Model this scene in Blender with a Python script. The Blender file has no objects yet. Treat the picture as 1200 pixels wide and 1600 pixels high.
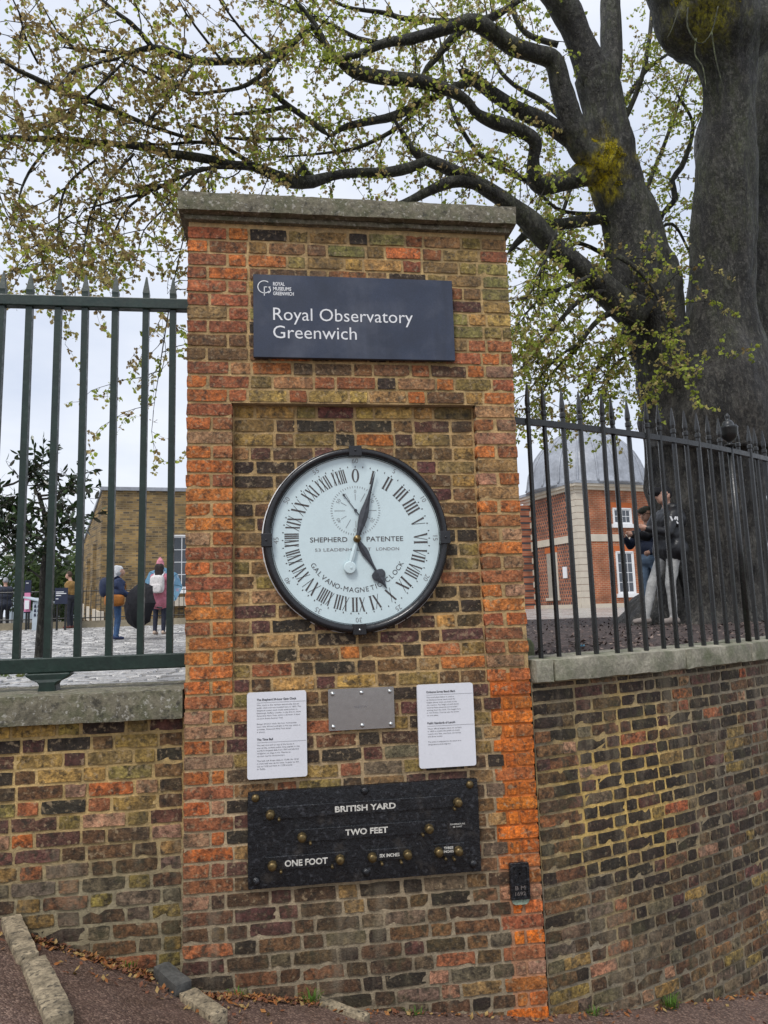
import bpy, bmesh, math, random
import numpy as np
from mathutils import Vector, Matrix, noise

S = bpy.context.scene
COL = S.collection

# ------------------------------------------------------------------ camera
CAM_POS = Vector((0.0, -3.92, 2.08))
CAM_R = Vector((0.99068035, -0.13299568, -0.02940402))
CAM_U = Vector((0.01105492, -0.13665455, 0.99055708))
CAM_F = Vector((0.135758, 0.98165049, 0.13391072))
cam_d = bpy.data.cameras.new('camera')
cam = bpy.data.objects.new('camera', cam_d)
COL.objects.link(cam)
m3 = Matrix((CAM_R, CAM_U, -CAM_F)).transposed()
cam.matrix_world = Matrix.Translation(CAM_POS) @ m3.to_4x4()
cam_d.sensor_fit = 'VERTICAL'
cam_d.sensor_height = 36.0
cam_d.lens = 36.0 * 1120.0 / 1600.0
cam_d.clip_start = 0.05
cam_d.clip_end = 2000.0
S.camera = cam

# ------------------------------------------------------------------ sky, sun, exposure
SUN_FROM = Vector((-0.42, -0.60, 1.15)).normalized()
world = bpy.data.worlds.new('World')
S.world = world
world.use_nodes = True
wn, wl = world.node_tree.nodes, world.node_tree.links
wn.clear()
w_out = wn.new('ShaderNodeOutputWorld')
w_bg = wn.new('ShaderNodeBackground')
w_bg.inputs['Strength'].default_value = 0.1
w_sky = wn.new('ShaderNodeTexSky')
w_sky.sky_type = 'NISHITA'
w_sky.sun_disc = False
w_sky.sun_elevation = math.asin(SUN_FROM.z)
w_sky.sun_rotation = math.atan2(SUN_FROM.x, SUN_FROM.y)
w_sky.air_density = 1.5
w_sky.dust_density = 3.0
w_tc = wn.new('ShaderNodeTexCoord')
w_map = wn.new('ShaderNodeMapping')
w_map.inputs['Scale'].default_value = (1.0, 1.0, 2.6)
w_noise = wn.new('ShaderNodeTexNoise')
w_noise.inputs['Scale'].default_value = 2.2
w_noise.inputs['Detail'].default_value = 7
w_noise.inputs['Roughness'].default_value = 0.55
w_ramp = wn.new('ShaderNodeValToRGB')
w_ramp.color_ramp.elements[0].position = 0.32
w_ramp.color_ramp.elements[0].color = (4.9, 5.4, 6.5, 1)
w_ramp.color_ramp.elements[1].position = 0.68
w_ramp.color_ramp.elements[1].color = (6.9, 7.15, 7.7, 1)
w_mix = wn.new('ShaderNodeMixRGB')
w_mix.inputs['Fac'].default_value = 0.9
wl.new(w_tc.outputs['Generated'], w_map.inputs['Vector'])
wl.new(w_map.outputs['Vector'], w_noise.inputs['Vector'])
wl.new(w_noise.outputs['Fac'], w_ramp.inputs['Fac'])
wl.new(w_sky.outputs['Color'], w_mix.inputs['Color1'])
wl.new(w_ramp.outputs['Color'], w_mix.inputs['Color2'])
wl.new(w_mix.outputs['Color'], w_bg.inputs['Color'])
wl.new(w_bg.outputs['Background'], w_out.inputs['Surface'])

sun_d = bpy.data.lights.new('sun', 'SUN')
sun_d.energy = 1.5
sun_d.angle = math.radians(15)
sun_d.color = (1.0, 0.97, 0.93)
sun = bpy.data.objects.new('sun', sun_d)
sun.rotation_euler = (-SUN_FROM).to_track_quat('-Z', 'Y').to_euler()
COL.objects.link(sun)

S.view_settings.view_transform = 'Standard'
S.view_settings.look = 'None'
S.view_settings.gamma = 1.0
S.view_settings.use_curve_mapping = False
S.view_settings.exposure = 0.55
S.render.engine = 'CYCLES'
S.cycles.max_bounces = 6
S.cycles.transparent_max_bounces = 8

# ------------------------------------------------------------------ helpers
def at(px, py, depth):
    """world point seen at photo pixel (px, py) at a given depth along the view axis"""
    return CAM_POS + (CAM_F + CAM_R * ((px - 600) / 1120.0) - CAM_U * ((py - 800) / 1120.0)) * depth


def wmat(o):
    if o.parent is None:
        return o.matrix_basis.copy()
    return wmat(o.parent) @ o.matrix_parent_inverse @ o.matrix_basis


def link(o, parent=None):
    COL.objects.link(o)
    if parent is not None:
        o.parent = parent
        o.matrix_parent_inverse = wmat(parent).inverted()
    return o


def tag(o, label, cat, group=None, kind=None):
    if label:
        o['label'] = label
    if cat:
        o['category'] = cat
    if group:
        o['group'] = group
    if kind:
        o['kind'] = kind
    return o


def thing(name, label, cat, loc=(0, 0, 0), group=None):
    o = bpy.data.objects.new(name, None)
    o.empty_display_size = 0.1
    o.location = loc
    link(o)
    return tag(o, label, cat, group)


def nz(p, s=1.0, o=0.0):
    return noise.noise(Vector((p[0] * s + o, p[1] * s + o * 1.7, p[2] * s - o)))


class MB:
    def __init__(self):
        self.v, self.f, self.c, self.mi = [], [], [], []

    def add(self, vs, fs, col=None, mi=0):
        b = len(self.v)
        self.v.extend([tuple(p) for p in vs])
        for f in fs:
            self.f.append(tuple(i + b for i in f))
            self.c.append(col)
            self.mi.append(mi)

    def box(self, x0, x1, y0, y1, z0, z1, col=None, mi=0):
        v = [(x0, y0, z0), (x1, y0, z0), (x1, y1, z0), (x0, y1, z0), (x0, y0, z1), (x1, y0, z1), (x1, y1, z1), (x0, y1, z1)]
        self.add(v, [(0, 3, 2, 1), (4, 5, 6, 7), (0, 1, 5, 4), (1, 2, 6, 5), (2, 3, 7, 6), (3, 0, 4, 7)], col, mi)

    def obox(self, o, ax, ay, az, col=None, mi=0):
        """box from corner o with edge vectors ax, ay, az"""
        o, ax, ay, az = map(Vector, (o, ax, ay, az))
        v = [o, o + ax, o + ax + ay, o + ay, o + az, o + ax + az, o + ax + ay + az, o + ay + az]
        fs = [(0, 3, 2, 1), (4, 5, 6, 7), (0, 1, 5, 4), (1, 2, 6, 5), (2, 3, 7, 6), (3, 0, 4, 7)]
        if ax.cross(ay).dot(az) < 0:
            fs = [tuple(reversed(f)) for f in fs]
        self.add(v, fs, col, mi)

    def tube(self, pts, rad, n=8, caps=True, col=None, mi=0, amp=0.0, fq=3.0, ridge=0.0):
        pts = [Vector(p) for p in pts]
        if not hasattr(rad, '__len__'):
            rad = [rad] * len(pts)
        t0 = (pts[1] - pts[0]).normalized()
        ref = Vector((0, 0, 1)) if abs(t0.z) < 0.9 else Vector((1, 0, 0))
        u = t0.cross(ref).normalized()
        vs, fs = [], []
        for i, p in enumerate(pts):
            a = pts[max(i - 1, 0)]
            b = pts[min(i + 1, len(pts) - 1)]
            t = (b - a)
            t = t.normalized() if t.length > 1e-9 else t0
            u = (u - t * u.dot(t)).normalized()
            w = t.cross(u)
            for k in range(n):
                an = 2 * math.pi * k / n
                d = u * math.cos(an) + w * math.sin(an)
                r = rad[i]
                if amp:
                    q = p + d * r
                    r *= 1 + amp * (nz(q, fq) + 0.5 * nz(q, fq * 2.3, 5))
                    if ridge:
                        r -= ridge * (1 - abs(nz((q.x * 3.4, q.y * 3.4, q.z * .55), 1, 9)) * 2.2) + ridge * .5 * nz((q.x * 9, q.y * 9, q.z * 2.2), 1, 2)
                vs.append(p + d * r)
        for i in range(len(pts) - 1):
            for k in range(n):
                k2 = (k + 1) % n
                fs.append((i * n + k, i * n + k2, (i + 1) * n + k2, (i + 1) * n + k))
        if caps:
            fs.append(tuple(reversed(range(n))))
            fs.append(tuple(range((len(pts) - 1) * n, len(pts) * n)))
        self.add(vs, fs, col, mi)

    def lathe(self, prof, n=16, o=(0, 0, 0), axis='Z', col=None, mi=0):
        """profile of (r, h) turned round an axis through o"""
        o = Vector(o)
        vs, fs = [], []
        for r, h in prof:
            for k in range(n):
                a = 2 * math.pi * k / n
                if axis == 'Z':
                    vs.append(o + Vector((r * math.cos(a), r * math.sin(a), h)))
                elif axis == 'Y':
                    vs.append(o + Vector((r * math.cos(a), h, -r * math.sin(a))))
                else:
                    vs.append(o + Vector((h, r * math.cos(a), r * math.sin(a))))
        for i in range(len(prof) - 1):
            for k in range(n):
                k2 = (k + 1) % n
                fs.append((i * n + k, i * n + k2, (i + 1) * n + k2, (i + 1) * n + k))
        fs.append(tuple(reversed(range(n))))
        fs.append(tuple(range((len(prof) - 1) * n, len(prof) * n)))
        self.add(vs, fs, col, mi)

    def plate(self, poly, y0, y1, col=None, mi=0):
        """polygon of (x, z), counter-clockwise seen from -y, thick from y0 (front) to y1"""
        n = len(poly)
        vs = [(x, y0, z) for x, z in poly] + [(x, y1, z) for x, z in poly]
        fs = [tuple(range(n)), tuple(reversed(range(n, 2 * n)))]
        for i in range(n):
            j = (i + 1) % n
            fs.append((j, i, i + n, j + n))
        self.add(vs, fs, col, mi)

    def grid(self, fn, nu, nv, colfn=None, mi=0):
        vs = [fn(i / nu, j / nv) for j in range(nv + 1) for i in range(nu + 1)]
        b = len(self.v)
        self.v.extend([tuple(p) for p in vs])
        for j in range(nv):
            for i in range(nu):
                a = b + j * (nu + 1) + i
                self.f.append((a, a + 1, a + nu + 2, a + nu + 1))
                self.c.append(colfn((i + .5) / nu, (j + .5) / nv) if colfn else None)
                self.mi.append(mi)

    def build(self, name, mat, parent=None, smooth=False, vcol=None):
        me = bpy.data.meshes.new(name)
        me.from_pydata(self.v, [], self.f)
        if any(c is not None for c in self.c):
            at_ = me.color_attributes.new('Col', 'FLOAT_COLOR', 'CORNER')
            cols = np.array([(c[0], c[1], c[2], 1.0) if c is not None else (.5, .5, .5, 1.0) for c in self.c], dtype=np.float32)
            arr = np.repeat(cols, [len(f) for f in self.f], axis=0)
            at_.data.foreach_set('color', arr.ravel())
        elif vcol is not None:
            at_ = me.color_attributes.new('Col', 'FLOAT_COLOR', 'POINT')
            arr = np.ones((len(me.vertices), 4), dtype=np.float32)
            for i, v in enumerate(self.v):
                arr[i, :3] = vcol(v)
            at_.data.foreach_set('color', arr.ravel())
        for m in (mat if isinstance(mat, (list, tuple)) else [mat]):
            me.materials.append(m)
        if any(self.mi):
            me.polygons.foreach_set('material_index', self.mi)
        if smooth:
            me.polygons.foreach_set('use_smooth', [True] * len(me.polygons))
        me.update()
        return link(bpy.data.objects.new(name, me), parent)


def soft(o, w=0.004, seg=2):
    b = o.modifiers.new('bevel', 'BEVEL')
    b.width = w
    b.segments = seg
    b.limit_method = 'ANGLE'
    b.angle_limit = math.radians(40)
    return o


def rough_box(name, x0, x1, y0, y1, z0, z1, mat, parent=None, step=0.05, amp=0.006, rnd=0.012, seed=0.0, xf=None):
    """a block of worn stone: a subdivided box with rounded, slightly uneven faces; xf maps each point"""
    nx, ny, nzz = [max(2, int(round((b - a) / step))) for a, b in ((x0, x1), (y0, y1), (z0, z1))]
    nx, ny, nzz = min(nx, 60), min(ny, 14), min(nzz, 10)
    idx, vs, fs = {}, [], []

    def vid(i, j, k):
        if (i, j, k) in idx:
            return idx[(i, j, k)]
        p = [x0 + (x1 - x0) * i / nx, y0 + (y1 - y0) * j / ny, z0 + (z1 - z0) * k / nzz]
        e = [(i in (0, nx)), (j in (0, ny)), (k in (0, nzz))]
        if sum(e) >= 2:
            c = [(x0 + x1) / 2, (y0 + y1) / 2, (z0 + z1) / 2]
            for a in range(3):
                if e[a]:
                    p[a] += rnd * (0.6 + 0.8 * abs(nz(p, 9, seed))) * (1 if c[a] > p[a] else -1)
        n1 = Vector((nz(p, 11, seed + 1), nz(p, 11, seed + 7), nz(p, 11, seed + 13)))
        n2 = Vector((nz(p, 31, seed + 1), nz(p, 31, seed + 7), nz(p, 31, seed + 13)))
        q = Vector(p) + n1 * amp + n2 * amp * 0.5
        vs.append(xf(q) if xf else q)
        idx[(i, j, k)] = len(vs) - 1
        return len(vs) - 1
    for i in range(nx):
        for j in range(ny):
            fs.append((vid(i, j, 0), vid(i, j + 1, 0), vid(i + 1, j + 1, 0), vid(i + 1, j, 0)))
            fs.append((vid(i, j, nzz), vid(i + 1, j, nzz), vid(i + 1, j + 1, nzz), vid(i, j + 1, nzz)))
    for i in range(nx):
        for k in range(nzz):
            fs.append((vid(i, 0, k), vid(i + 1, 0, k), vid(i + 1, 0, k + 1), vid(i, 0, k + 1)))
            fs.append((vid(i, ny, k), vid(i, ny, k + 1), vid(i + 1, ny, k + 1), vid(i + 1, ny, k)))
    for j in range(ny):
        for k in range(nzz):
            fs.append((vid(0, j, k), vid(0, j, k + 1), vid(0, j + 1, k + 1), vid(0, j + 1, k)))
            fs.append((vid(nx, j, k), vid(nx, j + 1, k), vid(nx, j + 1, k + 1), vid(nx, j, k + 1)))
    mb = MB()
    mb.add(vs, fs)
    o = mb.build(name, mat, parent, smooth=True)
    o.data.set_sharp_from_angle(angle=math.radians(38))
    return o


# ------------------------------------------------------------------ materials
def mat(name, base=(.5, .5, .5), rough=.7, var=.25, scale=8, bump=.3, bscale=70, metal=0.0, patches=(), spec=.5,
        trans=0.0, dist=0.004, stretch=None, speck=None):
    """procedural surface. base: colour, 'OBJ' (object colour) or 'ATT' (colour attribute).
    patches: (colour, noise scale, low, high, strength) blended over it"""
    m = bpy.data.materials.new(name)
    m.use_nodes = True
    N, L = m.node_tree.nodes, m.node_tree.links
    b = N['Principled BSDF']
    geo = N.new('ShaderNodeNewGeometry')
    pos = geo.outputs['Position']
    if stretch:
        mp = N.new('ShaderNodeMapping')
        mp.inputs['Scale'].default_value = stretch
        L.new(pos, mp.inputs['Vector'])
        pos = mp.outputs['Vector']

    def tex(sc, det=4, rgh=.6, src=None):
        t = N.new('ShaderNodeTexNoise')
        t.inputs['Scale'].default_value = sc
        t.inputs['Detail'].default_value = det
        t.inputs['Roughness'].default_value = rgh
        L.new(src or pos, t.inputs['Vector'])
        return t.outputs['Fac']

    def mrange(src, a, bb, c, d):
        r = N.new('ShaderNodeMapRange')
        r.inputs['From Min'].default_value = a
        r.inputs['From Max'].default_value = bb
        r.inputs['To Min'].default_value = c
        r.inputs['To Max'].default_value = d
        L.new(src, r.inputs['Value'])
        return r.outputs['Result']

    def mixc(fac, a, c, mode='MIX'):
        x = N.new('ShaderNodeMixRGB')
        x.blend_type = mode
        for sock, val in ((x.inputs['Fac'], fac), (x.inputs['Color1'], a), (x.inputs['Color2'], c)):
            if hasattr(val, 'is_linked') or hasattr(val, 'links'):
                L.new(val, sock)
            elif isinstance(val, (tuple, list)):
                sock.default_value = (*val[:3], 1)
            else:
                sock.default_value = val
        return x.outputs['Color']
    if base == 'OBJ':
        oi = N.new('ShaderNodeObjectInfo')
        col = oi.outputs['Color']
    elif base == 'ATT':
        an = N.new('ShaderNodeAttribute')
        an.attribute_name = 'Col'
        col = an.outputs['Color']
    else:
        rgb = N.new('ShaderNodeRGB')
        rgb.outputs[0].default_value = (*base, 1)
        col = rgb.outputs[0]
    if var:
        g = mrange(tex(scale), .3, .7, 1 - var, 1 + var)
        col = mixc(1.0, col, g, 'MULTIPLY')
        g2 = mrange(tex(bscale, 3), .3, .7, 1 - var * .8, 1 + var * .8)
        col = mixc(1.0, col, g2, 'MULTIPLY')
    for pc in patches:
        src = None
        if len(pc) > 5:
            mp2 = N.new('ShaderNodeMapping')
            mp2.inputs['Scale'].default_value = pc[5]
            L.new(geo.outputs['Position'], mp2.inputs['Vector'])
            src = mp2.outputs['Vector']
        f = mrange(tex(pc[1], 6, .65, src), pc[2], pc[3], 0, pc[4])
        col = mixc(f, col, pc[0])
    if speck:
        vo = N.new('ShaderNodeTexVoronoi')
        vo.inputs['Scale'].default_value = speck[1]
        L.new(pos, vo.inputs['Vector'])
        sep = N.new('ShaderNodeSeparateColor')
        L.new(vo.outputs['Color'], sep.inputs[0])
        f = mrange(sep.outputs[0], speck[2], 1.0, 0, speck[3])
        col = mixc(f, col, speck[0])
        f2 = mrange(sep.outputs[1], .55, 1.0, 0, .75)
        col = mixc(f2, col, tuple(c * .25 for c in speck[0]))
    L.new(col, b.inputs['Base Color'])
    b.inputs['Roughness'].default_value = rough
    b.inputs['Metallic'].default_value = metal
    b.inputs['Specular IOR Level'].default_value = spec
    if var and rough > .2:
        L.new(mrange(tex(scale * 2.1), .3, .7, max(rough - .14, .05), min(rough + .14, 1)), b.inputs['Roughness'])
    if bump:
        bn = N.new('ShaderNodeBump')
        bn.inputs['Strength'].default_value = bump
        bn.inputs['Distance'].default_value = dist
        if speck:
            h = N.new('ShaderNodeMath')
            h.operation = 'SUBTRACT'
            h.inputs[0].default_value = 1.0
            L.new(vo.outputs['Distance'], h.inputs[1])
            L.new(h.outputs[0], bn.inputs['Height'])
        else:
            L.new(tex(bscale, 8, .7), bn.inputs['Height'])
        L.new(bn.outputs['Normal'], b.inputs['Normal'])
    if trans:
        tr = N.new('ShaderNodeBsdfTranslucent')
        L.new(col, tr.inputs['Color'])
        ms = N.new('ShaderNodeMixShader')
        ms.inputs[0].default_value = trans
        L.new(b.outputs[0], ms.inputs[1])
        L.new(tr.outputs[0], ms.inputs[2])
        L.new(ms.outputs[0], N['Material Output'].inputs['Surface'])
    return m


SOOT = (.024, .018, .012)
brick_kw = dict(rough=.82, var=.5, scale=15, bump=1.0, bscale=60, dist=.009,
                patches=((SOOT, 24, .52, .64, .8), ((.42, .31, .18), 34, .545, .64, .6), ((.05, .042, .03), 2.2, .52, .68, .45), ((.055, .045, .03), 5, .53, .68, .45, (1, 1, .13)), ((.06, .06, .03), 7, .55, .7, .3)))
M_BRICK = mat('brick_face', 'OBJ', **brick_kw)
M_BRICKS = mat('brick_face_many', 'ATT', **brick_kw)
grime_kw = dict(brick_kw, patches=((SOOT, 24, .47, .62, .85), ((.32, .245, .145), 34, .56, .67, .45), ((.11, .10, .045), 6, .52, .68, .4), ((.27, .22, .15), 7, .52, .68, .42, (1, 1, .16))))
M_BRICK_OLD = mat('sooty_brick_face', 'OBJ', **grime_kw)
M_BRICKS_OLD = mat('sooty_brick_face_many', 'ATT', **grime_kw)
M_MORTAR = mat('lime_mortar', 'ATT', rough=.95, var=.26, scale=14, bump=1.0, bscale=90, dist=.006,
               patches=(((.15, .12, .08), 20, .54, .68, .65), ((.09, .09, .06), 6, .56, .72, .4)))
M_COPING = mat('lichen_stone', (.20, .18, .125), rough=.85, var=.42, scale=9, bump=.9, bscale=50, dist=.008,
               patches=(((.085, .09, .045), 9, .46, .62, .8), ((.45, .43, .37), 42, .56, .64, .75), ((.035, .033, .026), 24, .54, .66, .75)))
M_COPING_R = mat('pale_coping_stone', (.30, .28, .215), rough=.85, var=.35, scale=6, bump=.9, bscale=50, dist=.008,
                 patches=(((.10, .12, .055), 4, .45, .65, .75), ((.45, .44, .40), 30, .6, .74, .5), ((.05, .05, .04), 22, .6, .76, .6)))
M_SIGN = mat('navy_enamel', (.027, .037, .066), rough=.42, var=.25, scale=3, bump=.1, bscale=200, dist=.001,
             patches=(((.075, .085, .115), 3.4, .46, .66, .7), ((.02, .025, .04), 9, .5, .7, .5, (1, 1, .12))))  # lighter bluish patches: the board's reflection painted into its colour
M_WHITE = mat('white_paint', (.78, .79, .8), rough=.5, var=.04, bump=.05)
M_PRINT = mat('grey_print', (.05, .05, .06), rough=.7, var=0, bump=0)
M_DIAL = mat('pale_blue_dial', (.62, .745, .765), rough=.33, var=.03, scale=4, bump=.03, bscale=30)
M_INK = mat('dial_ink', (.075, .065, .062), rough=.6, var=.2, scale=60, bump=0)
M_INK2 = mat('faint_dial_ink', (.20, .19, .19), rough=.6, var=.2, scale=60, bump=0)
M_BLACK = mat('black_enamel', (.012, .012, .014), rough=.28, var=.2, scale=20, bump=.08, bscale=60)
M_HAND = mat('blued_hand', (.045, .05, .06), rough=.4, var=.2, scale=30, bump=.05)
M_BRASS = mat('old_brass', (.16, .115, .05), rough=.4, var=.35, scale=40, bump=.2, metal=.75,
              patches=(((.05, .045, .03), 30, .55, .7, .7),))
M_STEEL = mat('brushed_steel', (.55, .56, .55), rough=.20, var=.06, scale=30, bump=.04, bscale=260, dist=.0015, metal=.9)
M_IRON = mat('cast_iron', (.009, .010, .012), rough=.22, var=.5, scale=40, bump=.7, bscale=60, dist=.006,
             patches=(((.075, .078, .088), 45, .55, .68, .6), ((.06, .05, .04), 10, .55, .7, .5)))  # fine cool grey specks paint wet highlights into the iron colour
M_IRON_T = mat('worn_white_letters', (.62, .60, .54), rough=.8, var=.3, scale=60, bump=.4)
M_PANEL = mat('white_panel', (.74, .75, .79), rough=.35, var=.03, scale=5, bump=0)
M_GREEN = mat('green_gloss', (.009, .025, .018), rough=.42, var=.25, scale=12, bump=.25, bscale=60,
              patches=(((.03, .05, .04), 24, .58, .7, .5),))
M_RAIL = mat('black_gloss', (.013, .014, .014), rough=.32, var=.25, scale=14, bump=.25, bscale=80,
             patches=(((.035, .045, .035), 20, .58, .72, .5),))
M_ASPHALT = mat('red_chip_asphalt', (.10, .060, .047), rough=.6, var=.3, scale=4, bump=1.0, dist=.006,
                speck=((.30, .20, .15), 105, .5, .85))
M_YSTONE = mat('worn_yellow_stone', (.27, .22, .145), rough=.8, var=.5, scale=14, bump=.8, bscale=60, dist=.006,
               patches=(((.04, .035, .028), 40, .55, .62, .85),))
M_DSTONE = mat('dark_kerb_stone', (.075, .075, .07), rough=.7, var=.35, scale=18, bump=.8, bscale=60, dist=.006,
               patches=(((.3, .27, .2), 14, .6, .75, .6),))
M_SETT = mat('wet_sett', 'ATT', rough=.34, var=.3, scale=18, bump=.5, bscale=60)
M_PAVE = mat('wet_paving', (.36, .34, .31), rough=.3, var=.25, scale=1.2, bump=.2, bscale=14)
M_SOIL = mat('bark_mulch', (.045, .030, .026), rough=.95, var=.4, scale=6, bump=1.0, dist=.02, speck=((.12, .085, .075), 34, .45, .8))
M_GRASS = mat('grass_blades', (.10, .20, .025), rough=.6, var=.3, scale=40, bump=0, trans=.3)
M_MOSS = mat('yellow_moss', 'ATT', rough=.85, var=.12, scale=20, bump=0, trans=.3)
M_LITTER = mat('fallen_leaf', 'ATT', rough=.8, var=.2, scale=60, bump=0)
M_BARK = mat('beech_bark', 'ATT', rough=.7, var=.7, scale=7, bump=1.0, bscale=26, dist=.06, stretch=(1, 1, .5),
             patches=(((.014, .013, .012), 2.2, .46, .58, .85), ((.105, .10, .085), 9, .52, .64, .6), ((.15, .145, .12), 30, .54, .61, .55), ((.012, .011, .010), 38, .54, .60, .6), ((.016, .015, .014), 16, .54, .62, .8, (1, 1, .12))))
M_LEAF = mat('young_leaf', 'ATT', rough=.5, var=.25, scale=20, bump=0, trans=.58)
M_LEAF2 = mat('evergreen_leaf', 'ATT', rough=.3, var=.25, scale=20, bump=0, trans=.12)
M_GLASS = mat('window_glass', (.05, .06, .075), rough=.08, var=0, bump=0, spec=.8)
M_CREAM = mat('cream_stone', (.56, .50, .41), rough=.8, var=.1, scale=3, bump=.2)
M_LEAD = mat('lead_roof', (.29, .31, .345), rough=.5, var=.2, scale=1.5, bump=.2, bscale=8)

# ------------------------------------------------------------------ street ground
GX = [(-60, 14.0), (-6, 1.95), (-3, 1.15), (-1.43, .63), (-1.37, .605), (-1.369, .572), (-1.12, .485), (-.66, .30), (-.62, .285), (-.619, .245), (-.18, .188),
      (.13, .132), (.131, .10), (.82, .008), (1.34, -.068), (1.74, -.15), (2.2, -.245), (2.65, -.345), (3.1, -.45), (5, -.8), (60, -9.0)]


def lerp_tab(tab, x):
    for (a, za), (b, zb) in zip(tab, tab[1:]):
        if x <= b:
            return za + (zb - za) * (x - a) / (b - a)
    return tab[-1][1]




def sh(u):
    return max(.3, min(1.0, .50 + (u + 1.37) * .28))


def u_of(x, y):
    k = min(2.0, max(0.0, -y))
    u = x
    for _ in range(12):
        u = x - sh(u) * k
    return u


def gz(x, y):
    """street level: shallow steps running down to the right, their edges slanting away from the wall"""
    u = u_of(x, y)
    return lerp_tab(GX, u) + (0.04 * min(-y, 6) if y < 0 else 0) + .004 * nz((x, y, 0), 4)


us = [-60, -30, -15, -8, -5, -3]
x = -2.0
while x < 4.6:
    us.append(round(x, 3))
    x += 0.09
us += [-1.37, -1.369, -.62, -.619, .13, .131, 5.5, 7, 10, 20, 40, 60]
us = sorted(set(us))
ys = [-60, -30, -15, -8, -5] + [-3.2 + .4 * i for i in range(6)] + [-1.1 + .09 * i for i in range(13)] + [.12, .4, .9, 1.6]
mb = MB()
vs = []
for yy in ys:
    for u in us:
        xx = u + sh(u) * min(2.0, max(0.0, -yy))
        vs.append((xx, yy, lerp_tab(GX, u) + (0.04 * min(-yy, 6) if yy < 0 else 0) + .006 * nz((xx, yy, 0), 5) + .004 * nz((xx, yy, 3), 17)))
nu = len(us)
mb.add(vs, [(j * nu + i, j * nu + i + 1, (j + 1) * nu + i + 1, (j + 1) * nu + i) for j in range(len(ys) - 1) for i in range(nu - 1)])
tag(mb.build('street_path', M_ASPHALT, smooth=False), 'reddish brown asphalt path sloping down below the walls', None, kind='structure')

# wide terrain under everything, out to the horizon
mb = MB()
mb.grid(lambda u, v: (-900 + 1800 * u, -900 + 1800 * v, -14.5), 4, 4)
M_TERRAIN = mat('far_ground', (.10, .11, .06), rough=.95, var=.3, scale=.05, bump=0)
tag(mb.build('ground', M_TERRAIN), 'far ground around the hilltop', None, kind='structure')

# ------------------------------------------------------------------ brickwork kit
random.seed(11)
PAL = {
    'orange': (.48, .145, .034), 'vivid': (.60, .150, .016), 'red': (.31, .102, .040), 'pink': (.36, .19, .105),
    'yellow': (.41, .25, .068), 'olive': (.25, .165, .048), 'moss': (.24, .20, .06), 'brown': (.165, .082, .034), 'tan': (.31, .175, .07),
    'dark': (.036, .024, .015), 'purple': (.105, .042, .030), 'grey': (.145, .105, .062), 'umber': (.092, .052, .025),
    'sand': (.45, .34, .17)}


def pick(w):
    ks = list(w)
    k = random.choices(ks, [w[i] for i in ks])[0]
    c = PAL[k]
    j = random.uniform(.78, 1.22)
    return tuple(max(.008, v * j * random.uniform(.9, 1.1)) for v in c)


def brick_mesh(name, Lb, Hb, D, seed, nx, mat_, chip=1.0):
    rnd = random.Random(seed)
    nzv = 3
    vs, fs = [], []
    for j in range(nzv):
        for i in range(nx):
            px, pz, py = Lb * i / (nx - 1), Hb * j / (nzv - 1), rnd.uniform(-.0022, .0016)
            ex, ez = i in (0, nx - 1), j in (0, nzv - 1)
            if ex or ez:
                py = rnd.uniform(-.0005, .0022) * chip
                k = 1.7 if (ex and ez) else 1.0
                if ex:
                    px += (1 if i == 0 else -1) * rnd.uniform(0, .0026) * k * chip
                if ez:
                    pz += (1 if j == 0 else -1) * rnd.uniform(0, .0024) * k * chip
                if rnd.random() < .045 * chip:
                    py += .005
                    pz += (1 if j == 0 else -1) * rnd.uniform(.002, .007) * (1 if ez else 0)
            else:
                px += rnd.uniform(-.01, .01)
            vs.append((px, py, pz))
    for j in range(nzv - 1):
        for i in range(nx - 1):
            a = j * nx + i
            fs.append((a, a + 1, a + nx + 1, a + nx))
    ring = [i for i in range(nx)] + [nx - 1 + nx] + [2 * nx + i for i in reversed(range(nx))] + [nx]
    b = len(vs)
    n = len(ring)
    nf = len(fs)
    for r in ring:
        p = vs[r]
        vs.append(p)
    for r in ring:
        p = vs[r]
        vs.append((p[0], D, p[2]))
    for k in range(n):
        k2 = (k + 1) % n
        fs.append((b + k2, b + k, b + n + k, b + n + k2))
    me = bpy.data.meshes.new(name)
    me.from_pydata(vs, [], fs)
    me.materials.append(mat_)
    me.polygons.foreach_set('use_smooth', [True] * len(me.polygons))
    return me


BR_S, BR_H = .215, .105


def brick_set(m, chip=1.0):
    return {'S': [brick_mesh('brick', BR_S, .068, .105, 100 + i, 6, m, chip) for i in range(14)],
            'H': [brick_mesh('brick', BR_H, .068, .105, 200 + i, 4, m, chip) for i in range(12)]}


SET_NEW = brick_set(M_BRICK, 1.25)
SET_OLD = brick_set(M_BRICK_OLD, 1.9)


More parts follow.
